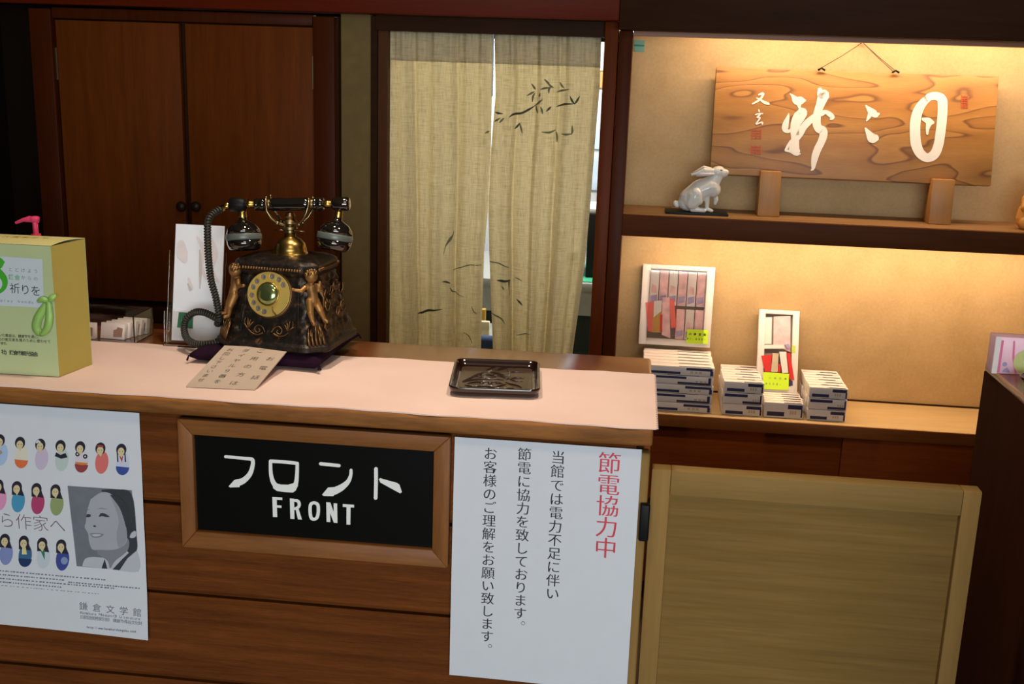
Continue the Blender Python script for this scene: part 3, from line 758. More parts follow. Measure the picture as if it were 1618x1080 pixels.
rings = [rrect(hw-.014, hd-.014, .012, 0), rrect(hw-.008, hd-.008, .014, .001), rrect(hw-.001, hd-.001, .018, .010), rrect(hw, hd, .018, .0155), rrect(hw-.001, hd-.001, .018, .0168),
         rrect(hw-.0035, hd-.0035, .016, .0165), rrect(hw-.006, hd-.006, .014, .011), rrect(hw-.013, hd-.013, .010, .0042)]
obj('rim', loft(rings), M['lacquer'], ct, smooth=True, local=True)
obj('tray_floor', loft([rrect(hw-.0135, hd-.0135, .009, .0043), rrect(hw-.0135, hd-.0135, .009, .0047)]), M['lacquer_floor'], ct, local=True)
# relief traced from the tray floor: leaves, stem and seed pod
TS = Surf(c_+Vector((0, 0, .0047)), (math.cos(TA), math.sin(TA), 0), (-math.sin(TA), math.cos(TA), 0))
mb = MB()
def tp(x, y): return (690+x*.11125, 555+y*.11125)
def relief(pts, r):
    r *= 1.7
    q = [TS.P(*TS.uv(*tp(p[0], p[1])), .0004) for p in smooth_path([(*p, 0) for p in pts], 4)]
    mb.tube(q, [r*(.35+.65*math.sin(PI*min(1, max(0, i/(len(q)-1))))) for i in range(len(q))], 6)
for pts, r in (([(700, 270), (800, 235), (900, 215), (1010, 222), (900, 262), (800, 272), (710, 275)], .0012),
    ([(640, 300), (760, 300), (880, 320), (960, 345), (1050, 350)], .0014), ([(360, 430), (460, 390), (560, 340), (660, 300)], .0014),
    ([(370, 440), (480, 410), (620, 395), (800, 390), (950, 410)], .0012), ([(400, 480), (520, 500), (700, 490), (860, 500), (980, 470)], .0014),
    ([(430, 460), (540, 440), (700, 430), (860, 440), (950, 470)], .0012), ([(990, 240), (1030, 300), (1030, 370), (990, 400)], .0012),
    ([(1040, 300), (1120, 290), (1230, 300)], .0010), ([(1040, 390), (1140, 375), (1240, 385)], .0012), ([(1040, 400), (1120, 420), (1220, 425)], .0010),
    ([(980, 440), (1060, 470), (1150, 490), (1210, 520)], .0012), ([(700, 500), (820, 520), (960, 530), (1100, 525)], .0011), ([(1060, 240), (1100, 235), (1120, 220)], .0009),
    ([(560, 360), (640, 330), (760, 340), (860, 370)], .0012), ([(600, 370), (700, 380), (820, 375)], .0012), ([(820, 340), (900, 350), (980, 380)], .0011), ([(850, 250), (930, 240), (1010, 235)], .0008)):
    relief(pts, r)
for x, y in ((640, 450), (760, 450), (870, 452)): mb.ball(TS.P(*TS.uv(*tp(x, y)), .0006), .0038, 12, 8, sc=(1.1, 1, .5))
for x, y in ((600, 355), (700, 325), (840, 340)): mb.ball(TS.P(*TS.uv(*tp(x, y)), .0005), .0045, 10, 6, sc=(1.3, .8, .35))
o = obj('plant_relief', mb, M['relief_dark'], ct, smooth=True); o['kind'] = 'stuff'

# ------------------------------------------------------------------ cushion, telephone
TR = math.radians(-6); TL = Vector((-.672, .272, .0325))
cu = thing('purple_cushion', 'flat dark purple velvet cushion beneath the antique telephone', 'cushion', (-.697, .286, .0025), math.radians(-3))
mb = MB(); n = 22; hx, hy = .120, .119
for s_ in (1, -1):
    for j in range(n+1):
        for i in range(n+1):
            u, v = i/n*2-1, j/n*2-1; e = max(abs(u), abs(v)); k = (1-e**5)
            x = u*hx*(1-.05*(1-abs(v)**2)*(abs(u) > .999)); y = v*hy*(1-.05*(1-abs(u)**2)*(abs(v) > .999))
            z = .015+s_*(.003+.012*k**.5)+(.0015*noise.noise(Vector((x*30, y*30, s_*4))) if s_ > 0 else 0)
            mb.v.append((x, y, max(z, 0)))
N = (n+1)**2
for j in range(n):
    for i in range(n):
        a = j*(n+1)+i; mb.f.append((a, a+1, a+n+2, a+n+1)); mb.f.append((N+a, N+a+n+1, N+a+n+2, N+a+1))
for idx in ([i for i in range(n+1)], [n*(n+1)+i for i in range(n+1)], [j*(n+1) for j in range(n+1)], [j*(n+1)+n for j in range(n+1)]):
    for a, b in zip(idx, idx[1:]): mb.f.append((a, b, b+N, a+N))
obj('cover', mb, M['cushion'], cu, smooth=True, local=True)
mb = MB()
for (sx, sy) in ((-1, -1), (1, -1), (1, 1), (-1, 1)):
    p = Vector((sx*hx*.98, sy*hy*.98, .014))
    for k in range(6):
        a = math.atan2(sy, sx)+(k-2.5)*.16; mb.tube([p, p+Vector((math.cos(a)*.005, math.sin(a)*.005, .001)), p+Vector((math.cos(a)*.009, math.sin(a)*.009, -.008))], .0006, 5)
o = obj('corner_tassel', mb, M['cushion'], cu, local=True); o['kind'] = 'stuff'

tp_ = thing('rotary_telephone', 'ornate antique rotary telephone in dark bronze with gilded cherubs and brass cradle', 'telephone', TL, TR)
TM = MW[tp_.name]
prof = [(0, .104, .094), (.004, .109, .099), (.012, .109, .099), (.017, .103, .093), (.024, .099, .089), (.036, .095, .085), (.055, .090, .079), (.075, .085, .0745), (.095, .081, .070), (.115, .0775, .0665), (.130, .075, .064),
        (.133, .077, .066), (.138, .080, .069), (.148, .080, .069), (.152, .078, .067), (.157, .070, .060), (.160, .050, .042), (.163, .036, .032)]
def lerp_prof(z):
    for (a, b) in zip(prof, prof[1:]):
        if a[0] <= z <= b[0]:
            t = (z-a[0])/(b[0]-a[0]+1e-9); return a[1]+(b[1]-a[1])*t, a[2]+(b[2]-a[2])*t
    return prof[-1][1:]
mb = MB(); zs = sorted(set([p[0] for p in prof]+[k*.004 for k in range(41)])); per = 30
for z in zs:
    hx_, hy_ = lerp_prof(z)
    for s in range(4):
        for k in range(per):
            t = k/per*2-1
            c = .30; q = max(0, abs(t)-(1-c))/c; sg_ = 1 if t >= 0 else -1     # chamfered corners
            al = sg_*(1-c+c/2*q) if q else t; ou = 1-c/2*q
            if s == 0: x, y, nrm = al*hx_, -hy_*ou, (sg_*.707 if q else 0, -.707 if q else -1)
            elif s == 1: x, y, nrm = hx_*ou, al*hy_, (.707 if q else 1, sg_*.707 if q else 0)
            elif s == 2: x, y, nrm = -al*hx_, hy_*ou, (-sg_*.707 if q else 0, .707 if q else 1)
            else: x, y, nrm = -hx_*ou, -al*hy_, (-.707 if q else -1, -sg_*.707 if q else 0)
            amp = 0
            if .018 < z < .13:
                panel = abs(t) < .62 and s == 0
                amp = .0006 if panel else .0042
            d = amp*(abs(noise.noise(Vector((x*70, y*70, z*70))))*2+.6*abs(noise.noise(Vector((x*170, y*170, z*170))))-.2)
            mb.v.append((x+nrm[0]*d, y+nrm[1]*d, z))
R_ = per*4
for i in range(len(zs)-1):
    for k in range(R_): mb.f.append((i*R_+k, i*R_+(k+1) % R_, (i+1)*R_+(k+1) % R_, (i+1)*R_+k))
mb.f.append(tuple(reversed(range(R_)))); mb.f.append(tuple((len(zs)-1)*R_+k for k in range(R_)))
body = obj('body', mb, M['phone_body'], tp_, local=True); smooth_angle(body, 50)
mb = MB()
for s in (-1, 1):
    for k in range(22):
        t = -1+2*k/21; mb.ball((t*.054, s*.0695, .143), .0031, 8, 6)
    for k in range(19):
        t = -1+2*k/18; mb.ball((s*.0805, t*.046, .143), .0031, 8, 6)
o = obj('bead_moulding', mb, M['bronze'], tp_, smooth=True, local=True); o['kind'] = 'stuff'
# front face frame, scrolls
FS = Surf((0, -.0715, .094), (1, 0, 0), (0, .225, .974))
def FP(u, v, h=0): return FS.P(u, v, h)
mb = MB()
edge = [(-.056, -.062), (-.049, .036), (.049, .036), (.056, -.062)]
mb.tube([FP(*p, .001) for p in smooth_path([(a, b, 0) for a, b in edge], 1) for p in [p[:2]]], .0014, 6)
o = obj('panel_moulding', mb, M['phone_body'], tp_, smooth=True, local=True)
mb = MB()
for s in (-1, 1):
    sc = [(.006, -.063), (.012, -.054), (.020, -.052), (.026, -.058), (.022, -.065), (.016, -.062), (.018, -.058)]
    mb.tube([FP(s*p[0], p[1], .0025) for p in smooth_path([(*q, 0) for q in sc], 6)], .0013, 6)
    sc = [(.010, -.065), (.020, -.069), (.032, -.066), (.042, -.056), (.046, -.046), (.044, -.040)]
    q = smooth_path([(*a, 0) for a in sc], 5); mb.tube([FP(s*p[0], p[1], .0025) for p in q], [.0018-.0012*i/len(q) for i in range(len(q))], 6)
    for e in ((.034, -.042), (.040, -.040), (.050, -.050), (.028, -.046)):
        mb.tube([FP(s*.038, -.060, .0025), FP(s*(.038+e[0])/2, (-.060+e[1])/2+.002, .004), FP(s*e[0], e[1], .0025)], [.0016, .0018, .0006], 6)
    # top corner leaf and foot fluting
    for k in range(5): mb.tube([(s*(.080+k*.005), -.092+k*.005, .014), (s*(.077+k*.005), -.091+k*.005, .028), (s*(.074+k*.004), -.082+k*.004, .044)], [.0024, .0028, .0010], 6)
o = obj('scroll_relief', mb, M['bronze'], tp_, smooth=True, local=True); o['kind'] = 'stuff'
# dial
dl = obj('dial', MB().lathe([(.0435, -.004), (.0435, .003), (.042, .005), (.040, .0055), (.0395, .004), (0, .004)], FP(-.002, .004), 56, FS.N), M['bronze'], tp_, local=True, smooth=False); smooth_angle(dl, 35)
obj('number_plate', MB().lathe([(.039, .0), (.039, .0048), (0, .0048)], FP(-.002, .004), 48, FS.N), M['dial_plate'], dl, local=True)
DC = Vector(FP(-.002, .004)); ang = [34.6, 57, 82, 112, 138, 161, 187, 212, 236, 260]
cv = bpy.data.curves.new('w', 'CURVE'); cv.dimensions = '2D'; cv.fill_mode = 'BOTH'; cv.extrude = .0009; cv.bevel_depth = .0003; cv.bevel_resolution = 1
def circ(cx, cy, r, n):
    sp = cv.splines.new('POLY'); sp.points.add(n-1); sp.use_cyclic_u = True
    for k in range(n): sp.points[k].co = (cx+r*math.cos(2*PI*k/n), cy+r*math.sin(2*PI*k/n), 0, 1)
circ(0, 0, .0395, 64)
for a in ang: a = math.radians(a); circ(.0318*math.cos(a), .0318*math.sin(a), .0052, 20)
tmp = bpy.data.objects.new('w', cv); COL.objects.link(tmp); bpy.context.view_layer.update()
me = bpy.data.meshes.new_from_object(tmp.evaluated_get(bpy.context.evaluated_depsgraph_get())); mb = MB()
mb.add([DC+FS.U*v.co.x+FS.V*v.co.y+FS.N*(.0080+v.co.z) for v in me.vertices], [tuple(p.vertices) for p in me.polygons])
bpy.data.objects.remove(tmp); bpy.data.curves.remove(cv)
obj('finger_wheel', mb, M['dial_gold'], dl, local=True)
mb = MB()
for i, a in enumerate(ang):
    vs, fs = glyph(str((i+1) % 10), 0); a = math.radians(a)
    mb.add([DC+FS.U*(.0318*math.cos(a)+(p.x-.3)*.008)+FS.V*(.0318*math.sin(a)+(p.y-.35)*.008)+FS.N*.0050 for p in vs], fs)
obj('numerals', mb, M['ink'], dl, local=True)
ring = obj('centre_ring', MB().lathe([(.0205, .0085), (.0215, .0105), (.0205, .0125), (.019, .012)], DC, 40, FS.N), M['brass'], dl, local=True, smooth=True)
obj('centre_dome', MB().lathe([(.0195, .008), (.0193, .0115), (.017, .0145), (.012, .0168), (.006, .0178), (0, .018)], DC, 40, FS.N), M['dome_green'], dl, local=True, smooth=True)
mb = MB(); mb.tube([DC+FS.U*.018+FS.V*-.036+FS.N*.010, DC+FS.U*.013+FS.V*-.030+FS.N*.0115, DC+FS.U*.010+FS.V*-.022+FS.N*.0115], [.0012, .0014, .0008], 6)
obj('finger_stop', mb, M['bronze'], dl, local=True, smooth=True)
# cherubs at the two front corners
def cherub(s):
    def f(lat, z, off):      # lateral (towards the side face), height, outward offset from the chamfered corner
        a, b = lerp_prof(z); r2 = .7071
        return (s*(.85*a+r2*lat+r2*off), -.85*b+r2*lat-r2*off, z)
    head = f(0, .134, .009)
    caps = [(head, .0112), (f(0, .127, .013), .0052), (f(0, .122, .006), .0055, f(0, .114, .007), .0085),
            (f(0, .114, .007), .0090, f(.002, .100, .007), .0088), (f(.002, .100, .007), .0092, f(.001, .090, .007), .0100),
            (f(-.005, .090, .008), .0078, f(-.008, .073, .013), .0062), (f(-.008, .073, .013), .0058, f(-.005, .056, .010), .0040), (f(-.005, .054, .011), .0040, f(-.006, .053, .017), .0032),
            (f(.006, .090, .007), .0078, f(.012, .074, .009), .0062), (f(.012, .074, .009), .0056, f(.019, .057, .007), .0040), (f(.019, .055, .007), .0040, f(.021, .054, .012), .0032),
            (f(-.008, .117, .007), .0048, f(-.020, .110, .010), .0040), (f(-.020, .110, .010), .0038, f(-.032, .112, .006), .0030), (f(-.034, .113, .006), .0034),
            (f(.008, .117, .007), .0048, f(.014, .108, .008), .0040), (f(.014, .108, .008), .0038, f(.016, .122, .010), .0030)]
    o = sculpt('cherub', caps, M['cherub'], tp_, .0012, 3)
    m2 = MB()
    for k in range(26):
        a = rr.uniform(0, 2*PI); b = rr.uniform(.1, 1.45); p = Vector(head)+Vector((math.cos(a)*math.cos(b), math.sin(a)*math.cos(b)*.9+.1, math.sin(b)))*.0112
        m2.ball(p, rr.uniform(.0028, .0042), 8, 6)
    obj('curly_hair', m2, M['bronze'], o, local=True, smooth=True)
    wing = MB()
    for k in range(5): wing.tube([f(.010, .116, .003), f(.020+k*.001, .118-k*.006, .003), f(.028-k*.002, .110-k*.010, .001)], [.0018, .0030, .0012], 6)
    obj('wing', wing, M['bronze'], o, local=True, smooth=True)
    vine = MB()
    for k in range(3): vine.tube([f(-.006+k*.007, .020, .003), f(-.010+k*.010, .035, .006), f(-.004+k*.006, .050, .004)], [.0022, .0030, .0014], 6)
    obj('acanthus', vine, M['bronze'], o, local=True, smooth=True)
cherub(-1); cherub(1)
# side relief on right and left faces
mb = MB()
for s in (-1, 1):
    for k in range(9):
        y = -.05+k*.0125+rr.uniform(-.003, .003); z = .045+.06*abs(math.sin(k*1.3)); hx_ = lerp_prof(z)[0]
        q = [(s*(hx_+.0015+.0008*j), y+.010*math.cos(j*1.1+k), z+.010*math.sin(j*1.1+k)) for j in range(6)]
        mb.tube(q, [.0022, .0026, .0024, .002, .0015, .001], 6)
o = obj('side_relief', mb, M['bronze'], tp_, smooth=True, local=True); o['kind'] = 'stuff'
# cradle (world coordinates from here)
YH = .268
def hp(px, py, dy=0): return at(px, py, YH+dy)
bc = hp(459, 402); zb = TL.z+.160
obj('bell_dome', MB().lathe([(.0325, 0), (.0315, .0035), (.0295, .005), (.0292, .011), (.0265, .020), (.020, .0275), (.0125, .031), (.0100, .033), (.0095, .040), (0, .040)], (bc.x, YH, zb), 40), M['brass'], tp_, smooth=True)
cr = thing('x', 'x', 'x') if False else None
zc = hp(457, 350).z
o = obj('cradle_neck', MB().lathe([(.0095, 0), (.0095, .006), (.0135, .008), (.0135, .012), (.0088, .014), (.0088, zc-zb-.044), (.013, zc-zb-.041), (.013, zc-zb-.037), (.0075, zc-zb-.033), (.0095, zc-zb-.028), (.007, zc-zb-.022), (0, zc-zb-.02)], (bc.x, YH, zb+.0385), 24), M['brass_dull'], tp_); smooth_angle(o, 40)
cradle = MB(); gz0 = hp(457, 321).z
zt = hp(457, 352).z; xa, xb = hp(424, 318).x, hp(491, 318).x; xm = bc.x
for s, xe in ((-1, xa), (1, xb)):
    for dy in (-.019, .019):
        cradle.tube([(xm, YH, zt-.004), (xm+s*.012, YH+dy*.3, zt-.003), (xm+s*.020, YH+dy*.6, zt), (xe-s*.010, YH+dy*.9, zt+.010), (xe-s*.003, YH+dy, zt+.022), (xe, YH+dy*.80, gz0), (xe, YH+dy*.66, gz0+.010)], [.0042, .0038, .0032, .0026, .0024, .0026, .0020], 8)
        cradle.ball((xm+s*.020, YH+dy*.6, zt), .0044, 10, 8); cradle.ball((xe, YH+dy*.66, gz0+.010), .0026, 10, 8)
cradle.ball((xm, YH, zt), .010, 14, 10)
cradle.tube([(xm-.028, YH-.004, zt-.014), (xm-.014, YH-.004, zt-.0125), (xm-.009, YH, zt-.016)], .0012, 6)
cradle.tube([(xm+.028, YH-.004, zt-.014), (xm+.014, YH-.004, zt-.0125), (xm+.009, YH, zt-.016)], .0012, 6)
o = obj('cradle', cradle, M['brass_dull'], tp_, smooth=True)
# handset
gz = (hp(424, 320).z+hp(491, 320).z)/2
hl, hr = hp(366, 323), hp(545, 322)
def hx_at(px): return hp(px, 321).x
def hz_at(px): t = (px-366)/(545-366); return hl.z+(hr.z-hl.z)*t
def rodpt(px): return Vector((hx_at(px), YH, hz_at(px)))
def cyl(p0, p1, prof_, n=24):
    a, b = rodpt(p0), rodpt(p1); L_ = (b-a).length
    return MB().lathe([(r, h*L_) for r, h in prof_], a, n, (b-a).normalized())
hs = obj('handset', cyl(428, 488, [(.0105, 0), (.0118, .03), (.0122, .12), (.0112, .5), (.0122, .88), (.0118, .97), (.0105, 1)], 28), M['gloss_black'], tp_, smooth=True)
for a, b in ((403, 421), (495, 512)):
    o = obj('grip_collar', cyl(a, b, [(.0075, 0), (.011, .06), (.0118, .25), (.0095, .38), (.0118, .5), (.0122, .75), (.0105, .95), (.008, 1)], 24), M['gloss_black'], hs, smooth=True)
for a, b in ((418, 430), (486, 498)):
    obj('brass_ring', cyl(a, b, [(.0085, 0), (.0098, .2), (.0098, .8), (.0085, 1)], 24), M['brass_dull'], hs, smooth=True)
for a, b in ((386, 405), (510, 527)):
    obj('brass_tube', cyl(a, b, [(.0066, 0), (.0066, .35), (.0072, .4), (.0072, .5), (.0066, .55), (.0066, 1)], 20), M['brass'], hs, smooth=True)
e0 = obj('elbow', cyl(363, 389, [(.009, 0), (.0125, .08), (.0128, .5), (.0125, .75), (.0105, .9), (.0085, 1)], 24), M['black'], hs, smooth=True)
e1 = obj('elbow', cyl(525, 552, [(.0085, 0), (.0105, .1), (.0122, .3), (.0125, .9), (.0105, 1)], 24), M['gloss_black'], hs, smooth=True)
obj('cord_ferrule', MB().tube([hp(364, 324), hp(357, 326), hp(349, 330)], [.0062, .0064, .0058], 16), M['brass'], hs, smooth=True)
def cup(name, top, axis, R0):
    ax = Vector(axis).normalized(); p = Vector(top)
    q = [(.0, .0), (.0060, 0), (.0068, .010), (.012, .0125), (.020, .017), (.0255, .024), (.0285, .0325)]
    o = obj(name, MB().lathe([(r*R0, h*R0) for r, h in q], p, 36, ax), M['gloss_black'], hs, smooth=True)
    obj('grey_band', MB().lathe([(r*R0, h*R0) for r, h in [(.0286, .0325), (.0293, .034), (.0295, .041), (.0287, .0425)]], p, 36, ax), M['grey_band'], o, smooth=True)
    obj('mouth_cap', MB().lathe([(r*R0, h*R0) for r, h in [(.0285, .0425), (.0275, .050), (.0245, .057), (.020, .060), (.018, .056), (.0, .055)]], p, 36, ax), M['gloss_black'], o, smooth=True)
    obj('brass_stem', MB().lathe([(.0072, -.006), (.0078, -.003), (.0072, .0), (.0082, .004), (.0065, .008), (.0065, .012)], p, 20, ax), M['brass'], o, smooth=True)
cup('receiver_cup', hp(383, 338), (.10, -.16, -1), 1.10)
cup('receiver_cup', hp(535, 338), (-.12, -.18, -1), 1.10)
# coiled cord
def coil(path, n_turn_per_m, R1, r1, name):
    P_ = smooth_path([tuple(p) for p in path], 14); pts = [Vector(p) for p in P_]
    cum = [0]
    for a, b in zip(pts, pts[1:]): cum.append(cum[-1]+(b-a).length)
    total = cum[-1]; turns = total*n_turn_per_m; m = int(turns*9); out = []; j = 0
    u = Vector((0, 1, 0))
    for k in range(m+1):
        s = total*k/m
        while j < len(cum)-2 and cum[j+1] < s: j += 1
        t = (s-cum[j])/(cum[j+1]-cum[j]+1e-9); c = pts[j].lerp(pts[j+1], t); d = (pts[j+1]-pts[j]).normalized()
        u = (u-d*u.dot(d)).normalized(); v = d.cross(u); a = 2*PI*turns*k/m
        out.append(c+(u*math.cos(a)+v*math.sin(a))*R1)
    mb = MB().tube(out, r1, 5); mb.tube(pts, R1*.72, 8)
    return mb
pth = [hp(349, 330), hp(338, 336, -.01), hp(330, 345, -.02), hp(328, 360, -.025), hp(329, 400, -.03), hp(333, 440, -.03), hp(341, 470, -.03), hp(346, 500, -.03), hp(344, 512, .0)]
obj('handset_cord', coil(pth, 200, .0050, .0023, 'c'), M['cord_mat'], tp_, smooth=True)
zf = .012
pth = [at(346, 505, .24), at(325, 494, .25), at(308, 493, .26), at(295, 503, .26), at(291, 520, .255), at(296, 535, .24), at(310, 543, .225), at(330, 543, .22), at(352, 538, .225)]
obj('base_cord', coil(pth, 200, .0048, .0023, 'c'), M['cord_mat'], tp_, smooth=True)

# ------------------------------------------------------------------ laminated card leaning on the cushion
A = atz(294, 611, .003); B = atz(403, 616, .003); D = atz(355, 547, .037)
U_ = (B-A).normalized(); V_ = (D-A); V_ = (V_-U_*V_.dot(U_)*.0)
class Skew(Surf):
    def P(s, u, v, h=0): return s.o+s.U*u+s.Vr*v+s.N*h
    def uv(s, px, py):
        p = ray_plane(px, py, s.o, s.N)-s.o; b = p.dot(s.U.cross(s.N).normalized())/s.Vr.dot(s.U.cross(s.N).normalized()); a = (p-s.Vr*b).dot(s.U); return a, b
CS = Skew(A, U_, V_); CS.Vr = V_.normalized(); CS.N = U_.cross(V_).normalized()
if CS.N.z < 0: CS.N = -CS.N
cw, chh = (B-A).length, V_.length
cdn = thing('laminated_card', 'small laminated card with handwritten columns leaning on the purple cushion', 'card', (A+B)/2)
mb = MB(); mb.hexa([CS.P(0, 0, 0), CS.P(cw, 0, 0), CS.P(cw, chh, 0), CS.P(0, chh, 0)], [CS.P(0, 0, .002), CS.P(cw, 0, .002), CS.P(cw, chh, .002), CS.P(0, chh, .002)])
obj('card_body', mb, M['card_grey'], cdn)
mb = MB()
def cc(x, y): return (270+x*.11743, 540+y*.11743)
def cardcol(text, pa, pb, s=.0125):
    a = np.array(CS.uv(*cc(*pa))); b = np.array(CS.uv(*cc(*pb))); n = len(text)
    for i, ch in enumerate(text):
        p = a+(b-a)*i/(n-1); put_glyph(mb, CS, ch, p[0], p[1], s*1.2, -.01, 0, h=.0023)
cardcol('お電話', (1340, 240), (1140, 490)); cardcol('ご用の方は', (1210, 135), (850, 565), .0125)
cardcol('ダイヤル９番を', (1010, 130), (630, 545), .0115); cardcol('お回し下さいませ', (800, 120), (410, 525), .0105)
obj('lettering', mb, M['ink'], cdn)

# ------------------------------------------------------------------ brochure in an acrylic stand
A = atz(271, 537, .012); B = atz(345, 541, .012); yt = A.y+.045
D = at(289, 354, yt); E_ = at(361, 358, yt)
U_ = (B-A).normalized(); V_ = ((D-A)-U_*(D-A).dot(U_)).normalized()
BS = Surf(A, U_, V_); bw = .094; bh = (D-A).dot(V_)
br_ = thing('white_brochure', 'tall white leaflet with faint brush marks and green stamp behind the telephone', 'leaflet', A)
obj('sheet', grid_sheet(BS, 0, bw, 0, bh, 2, 2, .003), M['paper'], br_)
mb = MB()
for pts in ([(312, 375, 2), (322, 395, 4), (318, 420, 3), (326, 440, 2)], [(333, 375, 2), (340, 400, 5), (334, 425, 4), (345, 445, 2)], [(286, 385, 6), (288, 400, 9), (292, 410, 5)], [(298, 440, 2), (303, 455, 3)]):
    mb = MB(); brush(mb, BS, pts, .0004); obj('brush_mark', mb, M['pale_print'], br_)
for pts in ([(316, 395, 1), (317, 425, 2.5), (316, 455, 1)], [(297, 448, 1), (301, 457, 2.5)]):
    mb = MB(); brush(mb, BS, pts, .0005); obj('brush_mark', mb, M['grey_print'], br_)
mb = MB(); poly_px(mb, BS, [(283, 493), (306, 494), (305, 519), (280, 517)], .0006); obj('green_stamp', mb, M['stamp_green'], br_)
ast = thing('acrylic_leaflet_stand', 'clear acrylic stand holding the tall white leaflet', 'stand', A)
W3 = lambda u, v, h: BS.P(u, v, h)
mb = MB(); mb.hexa([W3(-.012, -.004, -.0065), W3(bw+.004, -.004, -.0065), W3(bw+.004, -.004, -.004), W3(-.012, -.004, -.004)], [W3(-.012, .17, -.0065), W3(bw+.004, .17, -.0065), W3(bw+.004, .17, -.004), W3(-.012, .17, -.004)])
obj('back_plate', mb, M['acrylic'], ast)
mb = MB(); mb.hexa([W3(-.012, -.004, .004), W3(bw+.004, -.004, .004), W3(bw+.004, -.004, .006), W3(-.012, -.004, .006)], [W3(-.012, .055, .010), W3(bw+.004, .055, .010), W3(bw+.004, .055, .012), W3(-.012, .055, .012)])
obj('front_lip', mb, M['acrylic'], ast)
mb = MB(); q = [A+Vector(p) for p in ((-.012, -.012, -.0095), (bw+.004, -.012, -.0095), (bw+.004, .055, -.0095), (-.012, .055, -.0095))]
mb.hexa(q, [p+Vector((0, 0, .0025)) for p in q]); obj('base_plate', mb, M['acrylic'], ast)

# ------------------------------------------------------------------ acrylic tray of small packs
tf = atz(213, 543, .001); tb = atz(258, 527, .001); ht = at(213, 500, tf.y).z
T0 = thing('acrylic_tray', 'shallow clear acrylic tray of small white packs behind the green box', 'tray', (tf.x-.13, (tf.y+tb.y)/2, 0))
ax0, ax1, ay0, ay1 = tf.x-.26, tf.x, tf.y, tb.y-.004; t_ = .0025
obj('tray_base', bx(ax0, ax1, ay0, ay1, .0003, .0028), M['acrylic'], T0)
obj('tray_wall', bx(ax0, ax1, ay0, ay0+t_, .003, ht), M['acrylic'], T0); obj('tray_wall', bx(ax0, ax1, ay1-t_, ay1, .003, ht), M['acrylic'], T0)
obj('tray_wall', bx(ax1-t_, ax1, ay0+t_, ay1-t_, .003, ht), M['acrylic'], T0); obj('tray_wall', bx(ax0, ax0+t_, ay0+t_, ay1-t_, .003, ht), M['acrylic'], T0)
pk = None
spots = [(178, 523, .012), (186, 521, .026), (194, 519.5, .040), (203, 518, .054), (212, 517, .068)]
def pack(x, y, rz, tilt, label):
    t = thing('small_pack', label, 'pack', (x, y, .0032), rz, 'small white packs in the acrylic tray')
    c, s = math.cos(tilt), math.sin(tilt)
    def T(a, b, d): return (a, b*c+d*s*1.0, max(0, d*c-b*s))
    mb = MB(); mb.hexa([T(-.025, 0, 0), T(.025, 0, 0), T(.025, .011, 0), T(-.025, .011, 0)], [T(-.025, 0, .031), T(.025, 0, .031), T(.025, .011, .031), T(-.025, .011, .031)])
    obj('packet', mb, M['pack_white'], t, .001, local=True)
    mb = MB(); mb.add([T(.002+a, -.0004, b) for a, b in ((0, .004), (.018, .005), (.019, .022), (.008, .024), (.006, .019), (0, .018))], [tuple(range(6))])
    obj('printed_mark', mb, M['match_mark'], t, local=True)
for k, (px, py, dy) in enumerate(spots):
    p = at(px, py, ay0+.010+dy*.9); pack(p.x, ay0+.006+dy*.95, math.radians(-4), .22, 'small white pack, %s in the leaning row inside the clear tray' % ['frontmost', 'second', 'third', 'fourth', 'rearmost'][k])
p = at(140, 520, ay0+.01); pack(p.x-.012, ay0+.008, 0, .1, 'small white pack partly hidden by the green box, in the clear tray')

# ------------------------------------------------------------------ green donation box
F0 = atz(94, 595, .003); B0 = atz(146, 575, .003)
topF = at(78, 388, F0.y); topB = at(136, 378, B0.y)
H_ = (topF.z+topB.z)/2
gb = thing('donation_box', 'pale green card donation box with yellow side, printed label and green ribbon', 'box', (F0.x-.11, F0.y+.04, .003))
Uw = Vector((1, .02, 0)).normalized(); dv = (B0-F0); dv.z = 0; gw = .215
c0 = Vector((F0.x, F0.y, .003)); c1 = c0+dv; c2 = c1-Uw*gw; c3 = c0-Uw*gw
tx = Vector((topF.x-F0.x, 0, 0))
up = Vector((0, 0, H_-.003))
dn = Vector((0, 0, 0))
def gface(name, a, b, c, d, nrm, mat, t=.0012):
    mb = MB(); n_ = Vector(nrm)*t; mb.hexa([a, b, b-n_, a-n_], [d, c, c-n_, d-n_]); return obj(name, mb, mat, gb)
nf = Vector((Uw.y, -Uw.x, 0)); nr = Vector((dv.y, -dv.x, 0)).normalized()
up2 = Vector((0, 0, topB.z-.003))
GF = gface('front_face', c3, c0, c0+up, c3+up, nf, M['green_card'])
gface('side_face', c0, c1, c1+up, c0+up, nr, M['olive_card']); gface('back_face', c1, c2, c2+up, c1+up, -nf, M['green_card']); gface('side_face', c2, c3, c3+up, c2+up, -nr, M['olive_card'])
# lid bulging up slightly at the front edge
mb = MB(); nn = 12
for j in (0, 1):
    for i in range(nn+1):
        t = i/nn; p = (c0+up).lerp(c1+up, t)+Vector((0, 0, .0035*math.sin(PI*t)+.0006)); q = (c3+up).lerp(c2+up, t)+Vector((0, 0, .0035*math.sin(PI*t)+.0006))
        for r in (p, q): mb.v.append(tuple(r+Vector((0, 0, .001*j))))
for i in range(nn):
    a = 2*i; b = a+2*(nn+1); mb.f += [(a, a+1, a+3, a+2), (b, b+2, b+3, b+1), (a, a+2, b+2, b), (a+1, b+1, b+3, a+3)]
e = 2*nn; mb.f += [(0, 2*(nn+1), 2*(nn+1)+1, 1), (e, e+1, e+1+2*(nn+1), e+2*(nn+1))]
lid = obj('lid', mb, M['yellow_card'], gb); smooth_angle(lid, 50)
GS = Surf(c3, Uw, (0, 0, 1)); GS.N = nf
